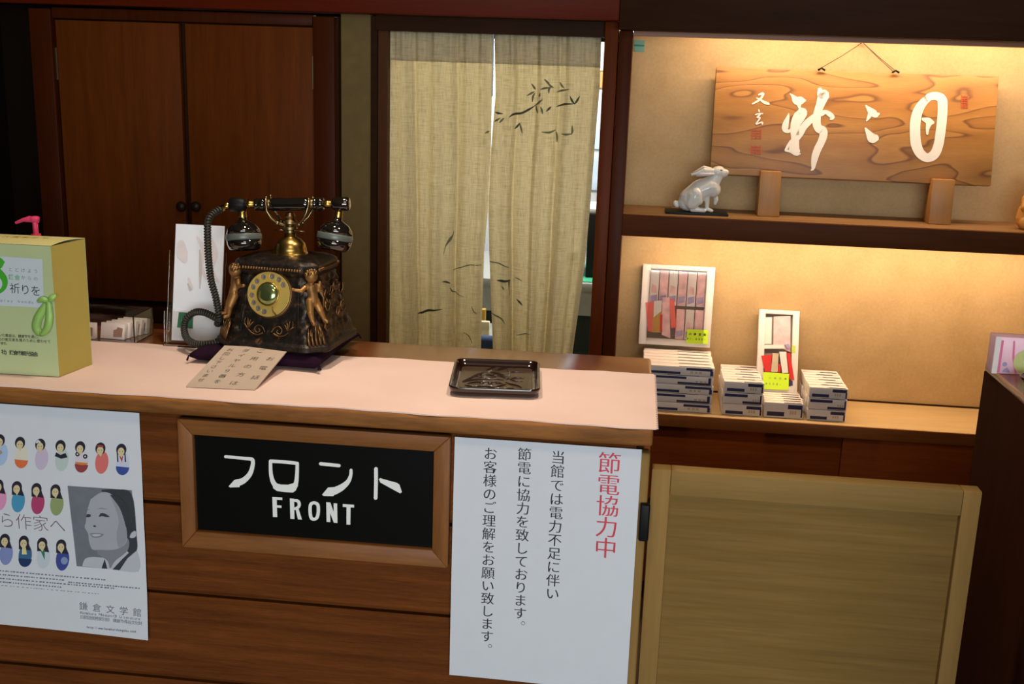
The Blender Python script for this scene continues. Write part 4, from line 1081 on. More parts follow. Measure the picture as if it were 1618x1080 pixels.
mb = MB(); poly_px(mb, GS, [(-90, 399), (67, 409), (70, 486), (-88, 478)], .0005); obj('label', mb, M['label_paper'], gb)
def gtext(mb, t, pa, pb, s, off=0, h=.0012, sx=1):
    a = np.array(GS.uv(*pa)); b = np.array(GS.uv(*pb)); size = (np.array(GS.uv(pa[0]+s, pa[1]))-a)[0]
    for i, ch in enumerate(t):
        if ch == ' ': continue
        p = a+(b-a)*i/(len(t)-1); put_glyph(mb, GS, ch, p[0], p[1], size, off, 0, h=h, sx=sx)
mb = MB(); gtext(mb, 'とどけよう', (17, 425), (57, 428), 7, -.01); gtext(mb, 'からの', (37, 438), (57, 440), 7, -.01); gtext(mb, 'From here pray bonds', (-50, 470), (54, 477), 6, -.01, sx=1.2)
obj('lettering', mb, M['grey_print'] if False else M['ink_grey'], gb)
mb = MB(); gtext(mb, '鎌倉', (18, 437), (28, 438), 9, .01); obj('lettering', mb, M['green_soft'], gb)
mb = MB(); gtext(mb, '祈りを', (24, 455), (57, 459), 17, -.005)
gtext(mb, 'いただいた募金は、鎌倉市を通じ、', (-14, 528), (62, 532), 5.4, .0); gtext(mb, '震災の被災者支援のために使わせて', (-6, 535), (78, 539), 5.4, .0); gtext(mb, 'います。', (0, 541.5), (12, 542), 5.2)
gtext(mb, '(社)鎌倉市観光協会', (0, 555), (57, 559), 7.8, .012)
obj('lettering', mb, M['ink'], gb)
mb = MB()
for pts in ([(-18, 408, 3), (-2, 411, 5), (6, 414, 2)], [(-30, 412, 4), (-8, 425, 6), (6, 438, 5), (8, 450, 4), (2, 459, 3), (-12, 464, 3), (-40, 460, 4)], [(6, 414, 1), (0, 420, 4), (-14, 424, 5)]): brush(mb, GS, pts, .0010)
obj('green_emblem', mb, M['green_ink'], gb)
mb = MB(); gtext(mb, '義援金募金箱', (-30, 0, ) if False else (-30, 520), (-20, 520), 1) if False else None
TSf = Surf(c3+up+Vector((0, 0, .0046)), Uw, dv.normalized())
for k, (u, v) in enumerate(((.150, .045), (.166, .046), (.184, .047), (.118, .044), (.134, .045))):
    put_glyph(mb, TSf, '東日本大震'[k], u-.01, v, .014, 0, 0, h=.0006)
obj('lid_lettering', mb, M['gold_pack'], gb)
mb = MB()   # hanging satin ribbon loop on the front right corner
rp = lambda px, py, h: GS.P(*GS.uv(px, py), h)
def ribbon(pts, w0, h0):
    q = smooth_path([(*p, 0) for p in pts], 6); m = len(q)
    vs = []
    for i, p in enumerate(q):
        hh = h0+.004*math.sin(PI*i/(m-1)); t = q[min(i+1, m-1)][:2]-q[max(i-1, 0)][:2]; l = np.hypot(*t) or 1; nn_ = np.array((-t[1], t[0]))/l*w0*(.35+.65*math.sin(PI*min(1, .15+i/(m-1)*.85)))
        vs += [rp(*(p[:2]+nn_), hh+.0010), rp(*p[:2], hh+.0018), rp(*(p[:2]-nn_), hh)]
    mb.add(vs, [(3*i+a, 3*i+3+a, 3*i+4+a, 3*i+1+a) for i in range(m-1) for a in (0, 1)])
ribbon([(78, 474), (68, 490), (61, 505), (60, 518), (66, 526), (73, 522)], 7, .001)
ribbon([(78, 474), (80, 492), (80, 508), (76, 520), (68, 526), (63, 520)], 6, .003)
ribbon([(78, 476), (70, 472), (60, 476)], 5, .002); ribbon([(78, 476), (84, 470), (90, 465)], 5, .002)
o = obj('ribbon', mb, M['ribbon'], gb, smooth=True)
sol = o.modifiers.new('s', 'SOLIDIFY'); sol.thickness = .0006

# ------------------------------------------------------------------ pump bottle behind the box
YPp = .19; pc_ = at(57, 372, YPp)
pb = thing('pump_bottle', 'pump bottle with a bright pink nozzle standing behind the green box', 'bottle', (pc_.x, YPp, .0025))
zt_ = pc_.z
o = obj('bottle_body', MB().lathe([(.026, 0), (.029, .003), (.029, zt_-.055), (.022, zt_-.042), (.012, zt_-.034), (.012, zt_-.022)], (pc_.x, YPp, .003), 32), M['pump_bottle'], pb); smooth_angle(o, 40)
o = obj('pump_collar', MB().lathe([(.0145, 0), (.0145, .014), (.012, .016), (.0085, .017), (.0085, .022), (.0, .022)], (pc_.x, YPp, zt_-.019), 24), M['pink_plastic'], pb); smooth_angle(o, 40)
zn_ = at(57, 350, YPp).z; xn = at(25, 351, YPp)
mb = MB().lathe([(.0048, 0), (.0048, zn_-zt_-.002), (.0075, zn_-zt_), (.0085, zn_-zt_+.006), (.0060, zn_-zt_+.0085), (0, zn_-zt_+.009)], (pc_.x, YPp, zt_+.001), 20)
mb.tube([(pc_.x+.006, YPp, zn_+.003), (pc_.x-.010, YPp, zn_+.004), (pc_.x-.022, YPp, zn_+.002), (xn.x, YPp, xn.z-.001)], [.0055, .0058, .0036, .0026], 12)
o = obj('pump_nozzle', mb, M['pink_plastic'], pb); smooth_angle(o, 45)

# ------------------------------------------------------------------ noren curtain
YN = 1.565
zT, zB_ = at(770, 52, YN).z, -.36
def xz(px, py): p = at(px, py, YN); return (p.z, p.x)
def interp(tab, z):
    tab = sorted(tab); 
    if z <= tab[0][0]: a, b = tab[0], tab[1]
    elif z >= tab[-1][0]: a, b = tab[-2], tab[-1]
    else:
        for a, b in zip(tab, tab[1:]):
            if a[0] <= z <= b[0]: break
    return a[1]+(b[1]-a[1])*(z-a[0])/(b[0]-a[0])
Lx0 = [xz(593, 55), xz(596, 200), xz(602, 350), xz(611, 545)]; Lx1 = [xz(778.5, 55), xz(776.5, 150), xz(774.8, 240), xz(770.3, 330), xz(764, 400), xz(759, 545)]
Rx0 = [xz(781, 55), xz(782.5, 150), xz(775.2, 240), xz(771, 330), xz(772.5, 400), xz(778, 548)]; Rx1 = [xz(950, 58), xz(948, 130), xz(942, 200), xz(933, 320), xz(924, 420), xz(905, 555)]
def pleat(s, z, k):
    t = (zT-z)/(zT-zB_)
    a = .006*math.sin(s*2*PI*3.1+k*1.7+.5*math.sin(t*2))+.0035*math.sin(s*2*PI*7.3+k*2.9)+.0022*math.sin(s*2*PI*15+k)*math.exp(-t*6)
    for c, wd, am in (((.33, .02, .010), (.70, .016, .007), (.88, .03, .006)) if k == 0 else ((.22, .02, .009), (.40, .03, .008), (.62, .02, .009), (.86, .025, .007))):
        a += am*math.exp(-((s-c-.02*t)/wd)**2)
    return a*(.9+.8*t)
def cpoint(k, s, z, h=0):
    x0_, x1_ = (interp(Lx0, z), interp(Lx1, z)) if k == 0 else (interp(Rx0, z), interp(Rx1, z))
    return (x0_+(x1_-x0_)*s, YN+pleat(s, z, k)-h, z)
nr_ = thing('noren_curtain', 'two-panel undyed linen noren curtain with ink bamboo in the doorway', 'curtain', ((interp(Lx0, 0)+interp(Rx1, 0))/2, YN, zB_))
def panel(k, z0, z1, nu, nv, h, name):
    mb = MB()
    for dy in (0, .0008):
        for j in range(nv+1):
            for i in range(nu+1): mb.v.append(cpoint(k, i/nu, z0+(z1-z0)*j/nv, h-dy))
    N = (nu+1)*(nv+1)
    for j in range(nv):
        for i in range(nu):
            a = j*(nu+1)+i; mb.f.append((a, a+1, a+nu+2, a+nu+1)); mb.f.append((N+a, N+a+nu+1, N+a+nu+2, N+a+1))
    for idx in ([i for i in range(nu+1)], [nv*(nu+1)+i for i in range(nu+1)], [j*(nu+1) for j in range(nv+1)], [j*(nu+1)+nu for j in range(nv+1)]):
        for a, b in zip(idx, idx[1:]): mb.f.append((a, b, b+N, a+N))
    return obj(name, mb, M['linen'], nr_, smooth=True)
zh = at(700, 98, YN).z
for k in (0, 1):
    o = panel(k, zB_, zT, 110, 60, 0, 'cloth_panel'); panel(k, zh, zT+.001, 110, 6, .0022, 'header_band')
inkm = {}
def cstroke(pts, mat, wmul=1.0):
    mb = MB()
    def place(a):
        p = at(a[0], a[1], YN); z = p.z; k = 0 if p.x < (interp(Lx1, z)+interp(Rx0, z))/2 else 1
        x0_, x1_ = (interp(Lx0, z), interp(Lx1, z)) if k == 0 else (interp(Rx0, z), interp(Rx1, z))
        s = min(1, max(0, (p.x-x0_)/(x1_-x0_))); q = cpoint(k, s, z, .0012); return q
    brush(mb, None, [(x, y, w_*wmul) for x, y, w_ in pts], place=place, n=5)
    obj('ink_stroke', mb, M[mat], nr_)
def uc(x, y): return (640+x*.19777, 60+y*.19780)
def lc_(x, y): return (640+x*.19443, 350+y*.19444)
def leafs(fn, pts, mat, ws=None):
    q = [fn(*p) for p in pts]; n_ = len(q); ws = ws or [.3]+[1.6]*(n_-2)+[.3]
    cstroke([(a, b, w_) for (a, b), w_ in zip(q, ws)], mat)
for pts, m_ in (([(835, 632), (870, 608), (930, 600), (990, 570), (1030, 545)], 'leaf_ink2'), ([(1030, 545), (1070, 515), (1100, 490)], 'leaf_ink'), ([(1210, 548), (1270, 530), (1345, 525)], 'leaf_ink2'),
    ([(1320, 465), (1335, 500), (1355, 525)], 'leaf_ink2'), ([(1395, 465), (1375, 500), (1355, 528)], 'leaf_ink2'), ([(1010, 365), (1030, 395), (1040, 410)], 'leaf_ink'), ([(975, 460), (1010, 440), (1030, 430)], 'leaf_ink'),
    ([(1015, 510), (1020, 470), (1035, 440)], 'leaf_ink'), ([(1115, 330), (1140, 355), (1165, 390)], 'leaf_ink'), ([(1085, 410), (1120, 400), (1160, 395)], 'leaf_ink'), ([(1150, 440), (1150, 410), (1165, 390)], 'leaf_ink'), ([(1185, 395), (1165, 385), (1130, 350)], 'leaf_ink'),
    ([(1235, 355), (1250, 380), (1270, 400)], 'leaf_ink'), ([(1215, 430), (1250, 420), (1310, 410)], 'leaf_ink'), ([(1130, 585), (1150, 565), (1165, 550)], 'leaf_ink2'), ([(1080, 440), (1075, 460), (1072, 470)], 'leaf_ink'),
    ([(720, 592), (745, 600), (780, 605)], 'leaf_ink2'), ([(715, 665), (735, 655), (760, 640)], 'leaf_ink'), ([(755, 675), (770, 660), (790, 640)], 'leaf_ink'), ([(875, 725), (895, 705), (915, 680)], 'leaf_ink2'), ([(935, 760), (925, 720), (912, 680)], 'leaf_ink'),
    ([(1095, 750), (1150, 755), (1200, 735)], 'leaf_ink'), ([(1210, 830), (1212, 790), (1205, 750)], 'leaf_ink'), ([(1250, 768), (1290, 770), (1330, 765)], 'leaf_ink'), ([(640, 760), (660, 750), (670, 745)], 'leaf_ink'), ([(1335, 700), (1338, 740), (1330, 770)], 'leaf_ink'), ([(1060, 600), (1050, 570), (1045, 540)], 'leaf_ink'), ([(1100, 605), (1095, 575), (1085, 550)], 'leaf_ink')):
    leafs(uc, pts, m_, [.6]+[1.7]*(len(pts)-2)+[.6])
for pts, ws in (([(390, 75), (385, 110), (365, 145), (330, 200), (315, 270)], [.2, .8, 2.2, .8, .3]), ([(385, 400), (440, 375), (520, 352), (615, 355)], [.5, .7, .9, .5]), ([(678, 325), (740, 330), (800, 350), (845, 372)], [.8, 1, 1, .4]),
    ([(300, 488), (335, 488), (365, 502)], [.3, 1.6, .6]), ([(365, 540), (380, 570), (410, 585), (480, 605)], [.5, 1, .8, .3]), ([(100, 755), (150, 735), (220, 715), (300, 712)], [.8, 1.8, 1.6, .4]), ([(750, 475), (790, 478), (845, 480)], [.5, 2.2, 1.6]), ([(845, 485), (845, 540), (850, 600)], [1.2, .5, .3]), ([(785, 520), (800, 535), (808, 550)], [.4, 1.4, .3]),
    ([(890, 458), (920, 465), (950, 485)], [.4, .9, .3]), ([(905, 630), (930, 655), (950, 680)], [.5, 1.5, .6]), ([(690, 740), (740, 760), (790, 790), (815, 825)], [.6, 1.2, 1.2, .3]), ([(480, 895), (520, 930), (545, 985)], [.3, .7, .5]), ([(540, 690), (555, 720), (580, 745)], [.3, .8, .5]), ([(900, 925), (960, 915), (1030, 905)], [.3, .8, .2])):
    leafs(lc_, pts, 'leaf_ink' if ws[1] < 1.5 else 'leaf_ink2', ws)
br2 = MB(); zz = np.linspace(zT, at(779, 152, YN).z, 60)
for ph in (0, PI): br2.tube([(interp(Lx1, z)+.0025+.0016*math.sin(i*.9+ph), YN-.004+.0016*math.cos(i*.9+ph), z) for i, z in enumerate(zz)], .0014, 6)
obj('braided_cord', br2, M['paper'], nr_, smooth=True)
rod = obj('curtain_rod', MB().tube([(-.769, YN+.030, zT-.006), (-.157, YN+.030, zT-.006)], .008, 12), M['black'], smooth=False); smooth_angle(rod)
tag(rod, 'slim dark curtain rod carrying the linen noren in the doorway', 'curtain rod')

# ------------------------------------------------------------------ calligraphy plaque
yb_, yt_ = 1.645, 1.705
bl, brr = at(1123, 274, yb_), at(1563, 294, yb_); tl, tr = at(1131, 105, yt_), at(1581, 122, yt_)
zb1 = (bl.z+brr.z)/2; zt1 = (tl.z+tr.z)/2
xL = (bl.x+tl.x)/2; xR = (brr.x+tr.x)/2
PU = Vector((1, 0, 0)); PV = Vector((0, yt_-yb_, zt1-zb1)).normalized(); PH = math.hypot(yt_-yb_, zt1-zb1)
PL = Surf((xL, yb_, zb1), PU, PV)
print('plaque', xL, xR, zb1, zt1, [round(v, 3) for v in (bl.z, brr.z, tl.z, tr.z, bl.x, tl.x, brr.x, tr.x)])
pq = thing('calligraphy_plaque', 'long honey-brown wooden plaque carved with white calligraphy characters', 'plaque', ((xL+xR)/2, 1.67, zb1))
mb = MB(); b4 = [PL.P(0, 0, -.024), PL.P(xR-xL, 0, -.024), PL.P(xR-xL, 0, 0), PL.P(0, 0, 0)]; t4 = [PL.P(0, PH, -.024), PL.P(xR-xL, PH, -.024), PL.P(xR-xL, PH, 0), PL.P(0, PH, 0)]
mb.hexa(b4, t4); obj('plaque_board', mb, M['plaque'], pq, .0015)
mb = MB()
def kc(x, y): return (1160+x*.14815, 120+y*.14815)
def K(pts, n=5): brush(mb, PL, [(*kc(x, y), w_*.14815) for x, y, w_ in pts], .0010, n=n)
# two small signature characters
K([(262, 200, 8), (285, 192, 12), (308, 190, 14), (295, 225, 12), (255, 265, 12), (195, 297, 7)]); K([(240, 235, 6), (280, 255, 10), (320, 280, 15), (365, 297, 14)])
K([(262, 362, 7), (268, 378, 8)], 3); K([(228, 412, 6), (265, 403, 8), (300, 402, 7)], 3); K([(275, 415, 8), (245, 440, 9), (275, 445, 8), (262, 470, 8), (240, 500, 8), (238, 512, 8), (275, 500, 7), (298, 495, 10), (300, 515, 6)], 4)
obj('brush_signature', mb, M['paint_white'], pq); mb = MB()
# second character, running hand
K([(595, 188, 4), (625, 215, 16), (665, 262, 44), (720, 262, 40), (755, 262, 12)]); K([(690, 300, 26), (700, 345, 12), (720, 365, 20)])
K([(715, 370, 34), (730, 390, 50), (690, 440, 62), (655, 510, 52), (645, 580, 46), (650, 650, 44), (650, 720, 42), (655, 780, 40), (670, 830, 22)])
K([(582, 400, 5), (570, 450, 20), (548, 520, 34), (545, 570, 32), (580, 590, 18), (610, 570, 16)]); K([(700, 415, 50), (735, 400, 40), (755, 410, 22)])
K([(605, 690, 12), (575, 740, 14), (550, 790, 14)]); K([(550, 795, 12), (600, 805, 14), (660, 835, 16), (705, 828, 6)]); K([(640, 700, 30), (610, 780, 28), (670, 800, 34)])
K([(860, 440, 26), (800, 490, 30), (740, 550, 34), (705, 610, 36), (675, 660, 30)]); K([(845, 420, 14), (770, 480, 16), (700, 560, 14)])
K([(915, 150, 26), (930, 190, 50), (965, 200, 50), (945, 230, 56), (920, 300, 46), (895, 370, 42), (880, 440, 44), (880, 510, 44), (900, 560, 44), (945, 585, 46), (950, 640, 42), (925, 710, 40), (890, 780, 40), (865, 850, 38), (850, 920, 30), (840, 985, 18), (822, 1005, 6)])
K([(930, 400, 30), (975, 385, 22), (1020, 410, 26), (1050, 440, 22), (1030, 460, 12)])
# ditto mark and 日, from the right-hand crop
def kr(x, y): return (1100+x*.32015, 50+y*.32015)
def K2(pts, n=5): brush(mb, PL, [(*kr(x, y), w_*.32015) for x, y, w_ in pts], .0010, n=n)
obj('brush_character', mb, M['paint_white'], pq); mb = MB()
K2([(838, 366, 4), (862, 392, 16), (885, 408, 17), (900, 406, 6)]); K2([(862, 400, 14), (850, 425, 8), (840, 440, 3)])
obj('brush_dot', mb, M['paint_white'], pq); mb = MB()
K2([(836, 478, 5), (850, 500, 14), (868, 525, 24), (884, 525, 18)])
obj('brush_dot', mb, M['paint_white'], pq); mb = MB()
K2([(1125, 340, 10), (1150, 322, 18), (1185, 318, 20), (1212, 335, 24), (1216, 380, 24), (1212, 440, 24), (1205, 500, 24), (1195, 560, 24), (1175, 605, 24), (1140, 622, 22), (1105, 600, 24), (1085, 555, 26), (1080, 500, 26), (1082, 440, 26), (1095, 390, 24), (1120, 350, 20), (1150, 325, 16)], 5)
K2([(1120, 432, 8), (1145, 440, 16), (1165, 448, 10)], 4); K2([(1150, 450, 16), (1142, 475, 10), (1140, 505, 5)], 4)
obj('brush_character', mb, M['paint_white'], pq)
mb = MB()
def sealpx(cx, cy, w_, h_, n=4):
    for k in range(n): y = cy-h_/2+h_*(k+.5)/n; brush(mb, PL, [(cx-w_/2, y, .7), (cx+w_/2, y+.4, .8)], .0009, n=2)
    for s in (-1, 1): brush(mb, PL, [(cx+s*w_/2, cy-h_/2, .7), (cx+s*w_/2, cy+h_/2, .7)], .0009, n=2)
    brush(mb, PL, [(cx, cy-h_/2, .6), (cx-1, cy+h_/2, .6)], .0009, n=2)
for a_ in ((1195, 212, 14, 16, 4), (1194, 237, 14, 14, 4), (1524, 161, 9, 20, 6)):
    mb = MB(); sealpx(*a_); obj('red_seal', mb, M['seal'], pq)

nail = at(1363, 67, 1.742); e1_, e2_ = at(1298, 107, 1.70), at(1415, 112, 1.70)
hk = thing('hanging_cord', 'thin brown cord looped from a wall nail to the plaque top', 'cord', nail)
mb = MB()
for a, b in ((e1_, nail), (e2_, nail), (e2_+Vector((-.008, 0, 0)), nail)): mb.tube([a, a.lerp(b, .5)+Vector((0, -.002, -.002)), b], .0011, 6)
obj('string', mb, M['cord_brown'], hk, smooth=True)
obj('nail', MB().lathe([(.0018, 0), (.0018, .012), (.004, .012), (.004, .0135), (0, .014)], (nail.x, 1.7485, nail.z), 12, (0, -1, 0)), M['brass'], hk)
for e in (e1_, e2_):
    mb = MB(); mb.tube([(e.x-.010, 1.696, zt1+.001), (e.x, 1.696, zt1+.007), (e.x+.010, 1.696, zt1+.001)], .0028, 8); obj('cord_knot', mb, M['black'], hk, smooth=True)
# stand blocks
for (pts, which) in ((((1202, 270), (1235, 271), (1231, 342), (1195, 341)), 'left'), (((1474, 283), (1510, 284), (1501, 357), (1465, 356)), 'right')):
    yf = 1.615; tl_, tr_, br3, bl3 = [at(*p, yf) for p in pts]; zb2 = .1375; zt2 = (tl_.z+tr_.z)/2
    xw0, xw1 = (tl_.x+bl3.x)/2, (tr_.x+br3.x)/2
    lab = 'wedge-shaped wooden block propping the plaque, nearest the white rabbit' if which == 'left' else 'wedge-shaped wooden block propping the plaque below its large oval character'
    sb = MB(); sb.hexa([(bl3.x+.002, yf-.006, zb2), (br3.x, yf-.006, zb2), (br3.x, yf+.07, zb2), (bl3.x+.002, yf+.07, zb2)], [(tl_.x, yf, zt2), (tr_.x, yf, zt2), (tr_.x, yf+.020, zt2), (tl_.x, yf+.020, zt2)])
    o = obj('stand_block', sb, M['stand_wood'], None, .002); tag(o, lab, 'stand', 'wooden blocks under the plaque')

# ------------------------------------------------------------------ porcelain rabbit
yR = 1.60
def rp3(x, y, dy=0): return at(1040+x*.10182, 250+y*.10185, yR+dy)
mb_ = at(1105, 340, yR)
pl_ = bx(rp3(105, 860).x, rp3(1075, 860).x, 1.565, 1.655, .1372, .1435)
o = obj('black_stand', pl_, M['black'], None, .001); tag(o, 'thin black lacquer slab under the white rabbit', 'stand')
rb = thing('porcelain_rabbit', 'white porcelain rabbit figurine sitting up on a black slab', 'figurine', (rp3(560, 860).x, yR, .1437))
k_ = .00019*1.02   # crop pixel to metres
def rq(x, y, dy=0):   # y chosen so that 865 is the slab top
    return ((x-560)*k_+rb.location.x, yR+dy, .1437+(868-y)*k_*1.03)
def cap(a, ra, b, rb_, dy=0, dy2=None): return (rq(*a, dy), ra*k_, rq(*b, dy if dy2 is None else dy2), rb_*k_)
caps = [cap((480, 690), 165, (620, 560), 165), cap((620, 560), 165, (760, 500), 150), cap((460, 730), 140, (420, 740), 120), cap((760, 500), 145, (810, 540), 120),
    cap((780, 450), 120, (850, 350), 95), cap((850, 300), 100, (880, 290), 95), cap((900, 300), 80, (985, 285), 42), cap((880, 340), 60, (975, 310), 40),
    cap((270, 760), 42, (290, 790), 40)]
for s in (-1, 1):
    caps += [cap((540, 650), 130, (510, 720), 120, s*.016), cap((560, 600), 95, (600, 700), 70, s*.022), cap((520, 825), 45, (700, 838), 32, s*.018)]
caps += [cap((730, 640), 42, (735, 790), 32, -.012), cap((735, 815), 32, (810, 840), 26, -.012), cap((840, 620), 45, (870, 690), 38, .012), cap((870, 690), 38, (860, 745), 28, .012)]
# ears laid back
for s in (-1, 1):
    caps += [cap((800, 270), 34, (660, 270 if s < 0 else 250), 44, s*.008, s*.014), cap((660, 275 if s < 0 else 250), 44, (480, 335), 16, s*.014, s*.016)]
o = sculpt('body', caps, M['porcelain'], rb, .0016, 5, world=True)
mb = MB(); mb.ball(rq(905, 250, -.0155), .0022, 10, 8, sc=(1.6, .6, .8)); mb.ball(rq(905, 250, .0155), .0022, 10, 8, sc=(1.6, .6, .8))
obj('eye', mb, M['grey_band'], rb, smooth=True)
mb = MB(); mb.tube([rq(800, 310, -.0165), rq(650, 320, -.0225), rq(540, 345, -.0215)], [.0035, .0055, .002], 10); obj('inner_ear', mb, M['pale_print'], rb, smooth=True)

# carved wooden figure at the right edge of the shelf
yW = 1.60; wx = at(1632, 330, yW).x; wz = .1375
wf = thing('carved_wooden_figure', 'light carved wooden figure at the far end of the shelf', 'figurine', (wx, yW, wz))
H0 = .14
sculpt('figure', [((0, 0, .043), .040, (0, 0, .030), .042), ((0, 0, .030), .040, (0, 0, .060), .026), ((0, 0, .06), .026, (0, -.002, .09), .030), ((0, -.002, .115), .022), ((0, 0, .133), (.024, .022, .008), 0),
    ((-.024, -.010, .085), .013, (-.030, -.022, .062), .011), ((.024, -.010, .085), .013, (.030, -.022, .070), .011), ((-.022, -.02, .020), .018, (.022, -.02, .020), .018)], M['carved_wood'], wf, .002, 2)

# ------------------------------------------------------------------ stacks of boxed sweets
def small_box(name, w_, d_, h_, label, loc, group, pat, proto={}):
    key = (name, pat)
    if key in proto:
        src = proto[key]; r = src.copy(); COL.objects.link(r); r.location = loc; r['label'] = label; r['group'] = group
        for ch in list(src.children):
            c = ch.copy(); COL.objects.link(c); c.parent = r
        MW[r.name] = Matrix.Translation(Vector(loc)); return r
    t = thing(name, label, 'box', loc, 0, group)
    obj('carton', bx(-w_/2, w_/2, 0, d_, 0, h_), M['pack_white'], t, .0022, local=True)
    mb = MB(); e = -.0004; z = lambda f: h_*f; x = lambda f: -w_/2+w_*f
    def q(x0, x1, z0, z1): mb.add([(x(x0), e, z(z0)), (x(x1), e, z(z0)), (x(x1), e, z(z1)), (x(x0), e, z(z1))], [(0, 1, 2, 3)])
    if pat == 0: q(.08, .52, .12, .40); q(.60, .97, .62, .90); q(.94, .98, .1, .62)
    elif pat == 1: q(.42, .97, .50, .80); q(.03, .07, .10, .85); q(.07, .14, .1, .3)
    elif pat == 2: q(.04, .62, .66, .92); q(.50, .97, .08, .30); q(.93, .97, .3, .9)
    else: q(.30, .90, .10, .30); q(.03, .08, .10, .85); q(.90, .97, .1, .88); q(.08, .3, .72, .88)
    # top edge dash, and a rear line painting the dark gap between rows
    a0, a1 = ((.5, .95), (.1, .55), (.35, .8), (.05, .4))[pat]
    mb.add([(x(a0), .001, h_+.0003), (x(a1), .001, h_+.0003), (x(a1), .0058, h_+.0003), (x(a0), .0058, h_+.0003)], [(0, 1, 2, 3)])
    mb.add([(x(.03), d_-.0022, h_+.0003), (x(.97), d_-.0022, h_+.0003), (x(.97), d_-.0004, h_+.0003), (x(.03), d_-.0004, h_+.0003)], [(0, 1, 2, 3)])
    obj('navy_bars', mb, M['navy'], t, local=True)
    mb = MB(); c0_ = (.66, .24, .75, .45)[pat]; e = -.0004
    for k in range(3): mb.add([(x(c0_+.06*k), e, z(.28)), (x(c0_+.04+.06*k), e, z(.28)), (x(c0_+.04+.06*k), e, z(.52)), (x(c0_+.06*k), e, z(.52))], [(0, 1, 2, 3)])
    obj('tan_marks', mb, M['tan_print'], t, local=True)
    proto[key] = t; return t
zc_ = -.44
ORD = ['front', 'second', 'third', 'fourth', 'fifth', 'sixth', 'seventh', 'rear']
LAY = {1: ['only'], 3: ['bottom', 'middle', 'top'], 5: ['bottom', 'second', 'middle', 'fourth', 'top']}
STK = {}
def stack(name, pxl, pxr, pyb, nlay, nrow, ztop_px, group, who, y_front, depth):
    a = at(pxl, pyb, y_front); b = at(pxr, pyb, y_front); w_ = b.x-a.x; zt = at((pxl+pxr)/2, ztop_px, y_front).z
    STK[name] = zt; h_ = (zt-zc_)/nlay; d_ = depth/nrow; i = 0
    for r in range(nrow):
        for l in range(nlay):
            jx = random.uniform(-.0022, .0022); rowname = ORD[r] if nrow <= 8 and r < nrow-1 or r == 0 else 'rear'
            lab = 'white box with navy bars, %s row, %s layer of %s' % (rowname, LAY[nlay][l], who)
            small_box(name, w_-.005, d_-.0012, h_-.0012, lab, ((a.x+b.x)/2+jx, y_front+r*d_, zc_+.0006+l*h_), group, (i*7+r+l*3) % 4); i += 1
stack('large_sweet_box', 1012, 1126, 645, 5, 6, 578, 'large sweet boxes below the wide display pack', 'the wide stack', 1.515, .215)
stack('small_sweet_box', 1139, 1205, 652, 3, 7, 603, 'small sweet boxes beside the wide stack', 'the narrow stack', 1.515, .20)
stack('low_sweet_box', 1206, 1271, 656, 1, 6, 636, 'low row of sweet boxes below the narrow display pack', 'the low pile', 1.515, .135)
stack('end_sweet_box', 1273, 1337, 659, 3, 7, 612, 'small sweet boxes in the end stack', 'the end stack', 1.515, .20)

# display packs (open-fronted, leaning on the wall)
def display(name, label, c4, yb2, yt2, zrest):
    (tl_, tr_, br4, bl4) = c4
    if zrest is not None: m4 = ((bl4[0]+br4[0])/2, (bl4[1]+br4[1])/2); yb2 = min(1.702, atz(*m4, zrest).y)
    b0, b1 = at(*bl4, yb2), at(*br4, yb2); t0, t1 = at(*tl_, yt2), at(*tr_, yt2)
    zb3 = (b0.z+b1.z)/2; zt3 = (t0.z+t1.z)/2; x0_ = (b0.x+t0.x)/2; x1_ = (b1.x+t1.x)/2
    V2 = Vector((0, yt2-yb2, zt3-zb3)).normalized(); Hh = math.hypot(yt2-yb2, zt3-zb3); Ss = Surf((x0_, yb2, zb3), (1, 0, 0), V2)
    t = thing(name, label, 'display pack', ((x0_+x1_)/2, yb2, zb3)); W_ = x1_-x0_
    def plate(u0, u1, v0, v1, h0, h1): return MB().hexa([Ss.P(u0, v0, h0), Ss.P(u1, v0, h0), Ss.P(u1, v0, h1), Ss.P(u0, v0, h1)], [Ss.P(u0, v1, h0), Ss.P(u1, v1, h0), Ss.P(u1, v1, h1), Ss.P(u0, v1, h1)])
    m = .11*W_ if W_ > .15 else .16*W_; m2 = .05*Hh
    obj('carton', plate(0, W_, 0, Hh, -.020, -.012), M['pack_white'], t)
    for (a, b, c, d) in ((0, m, 0, Hh), (W_-m, W_, 0, Hh), (m, W_-m, 0, m2*1.6), (m, W_-m, Hh-m2, Hh)): obj('window_border', plate(a, b, c, d, -.012, 0), M['pack_white'], t, .001)
    return t, Ss, W_, Hh, m, m2, plate
t, Ss, W_, Hh, m, m2, plate = display('wide_display_pack', 'wide open display pack of sweets with a yellow price card, on the wide stack', ((1016, 417), (1131, 423), (1121, 549), (1009, 543)), 1.625, 1.722, STK['large_sweet_box'])
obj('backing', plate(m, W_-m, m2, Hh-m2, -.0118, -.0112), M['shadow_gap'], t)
cols = 6; cwid = (W_-2*m)/cols
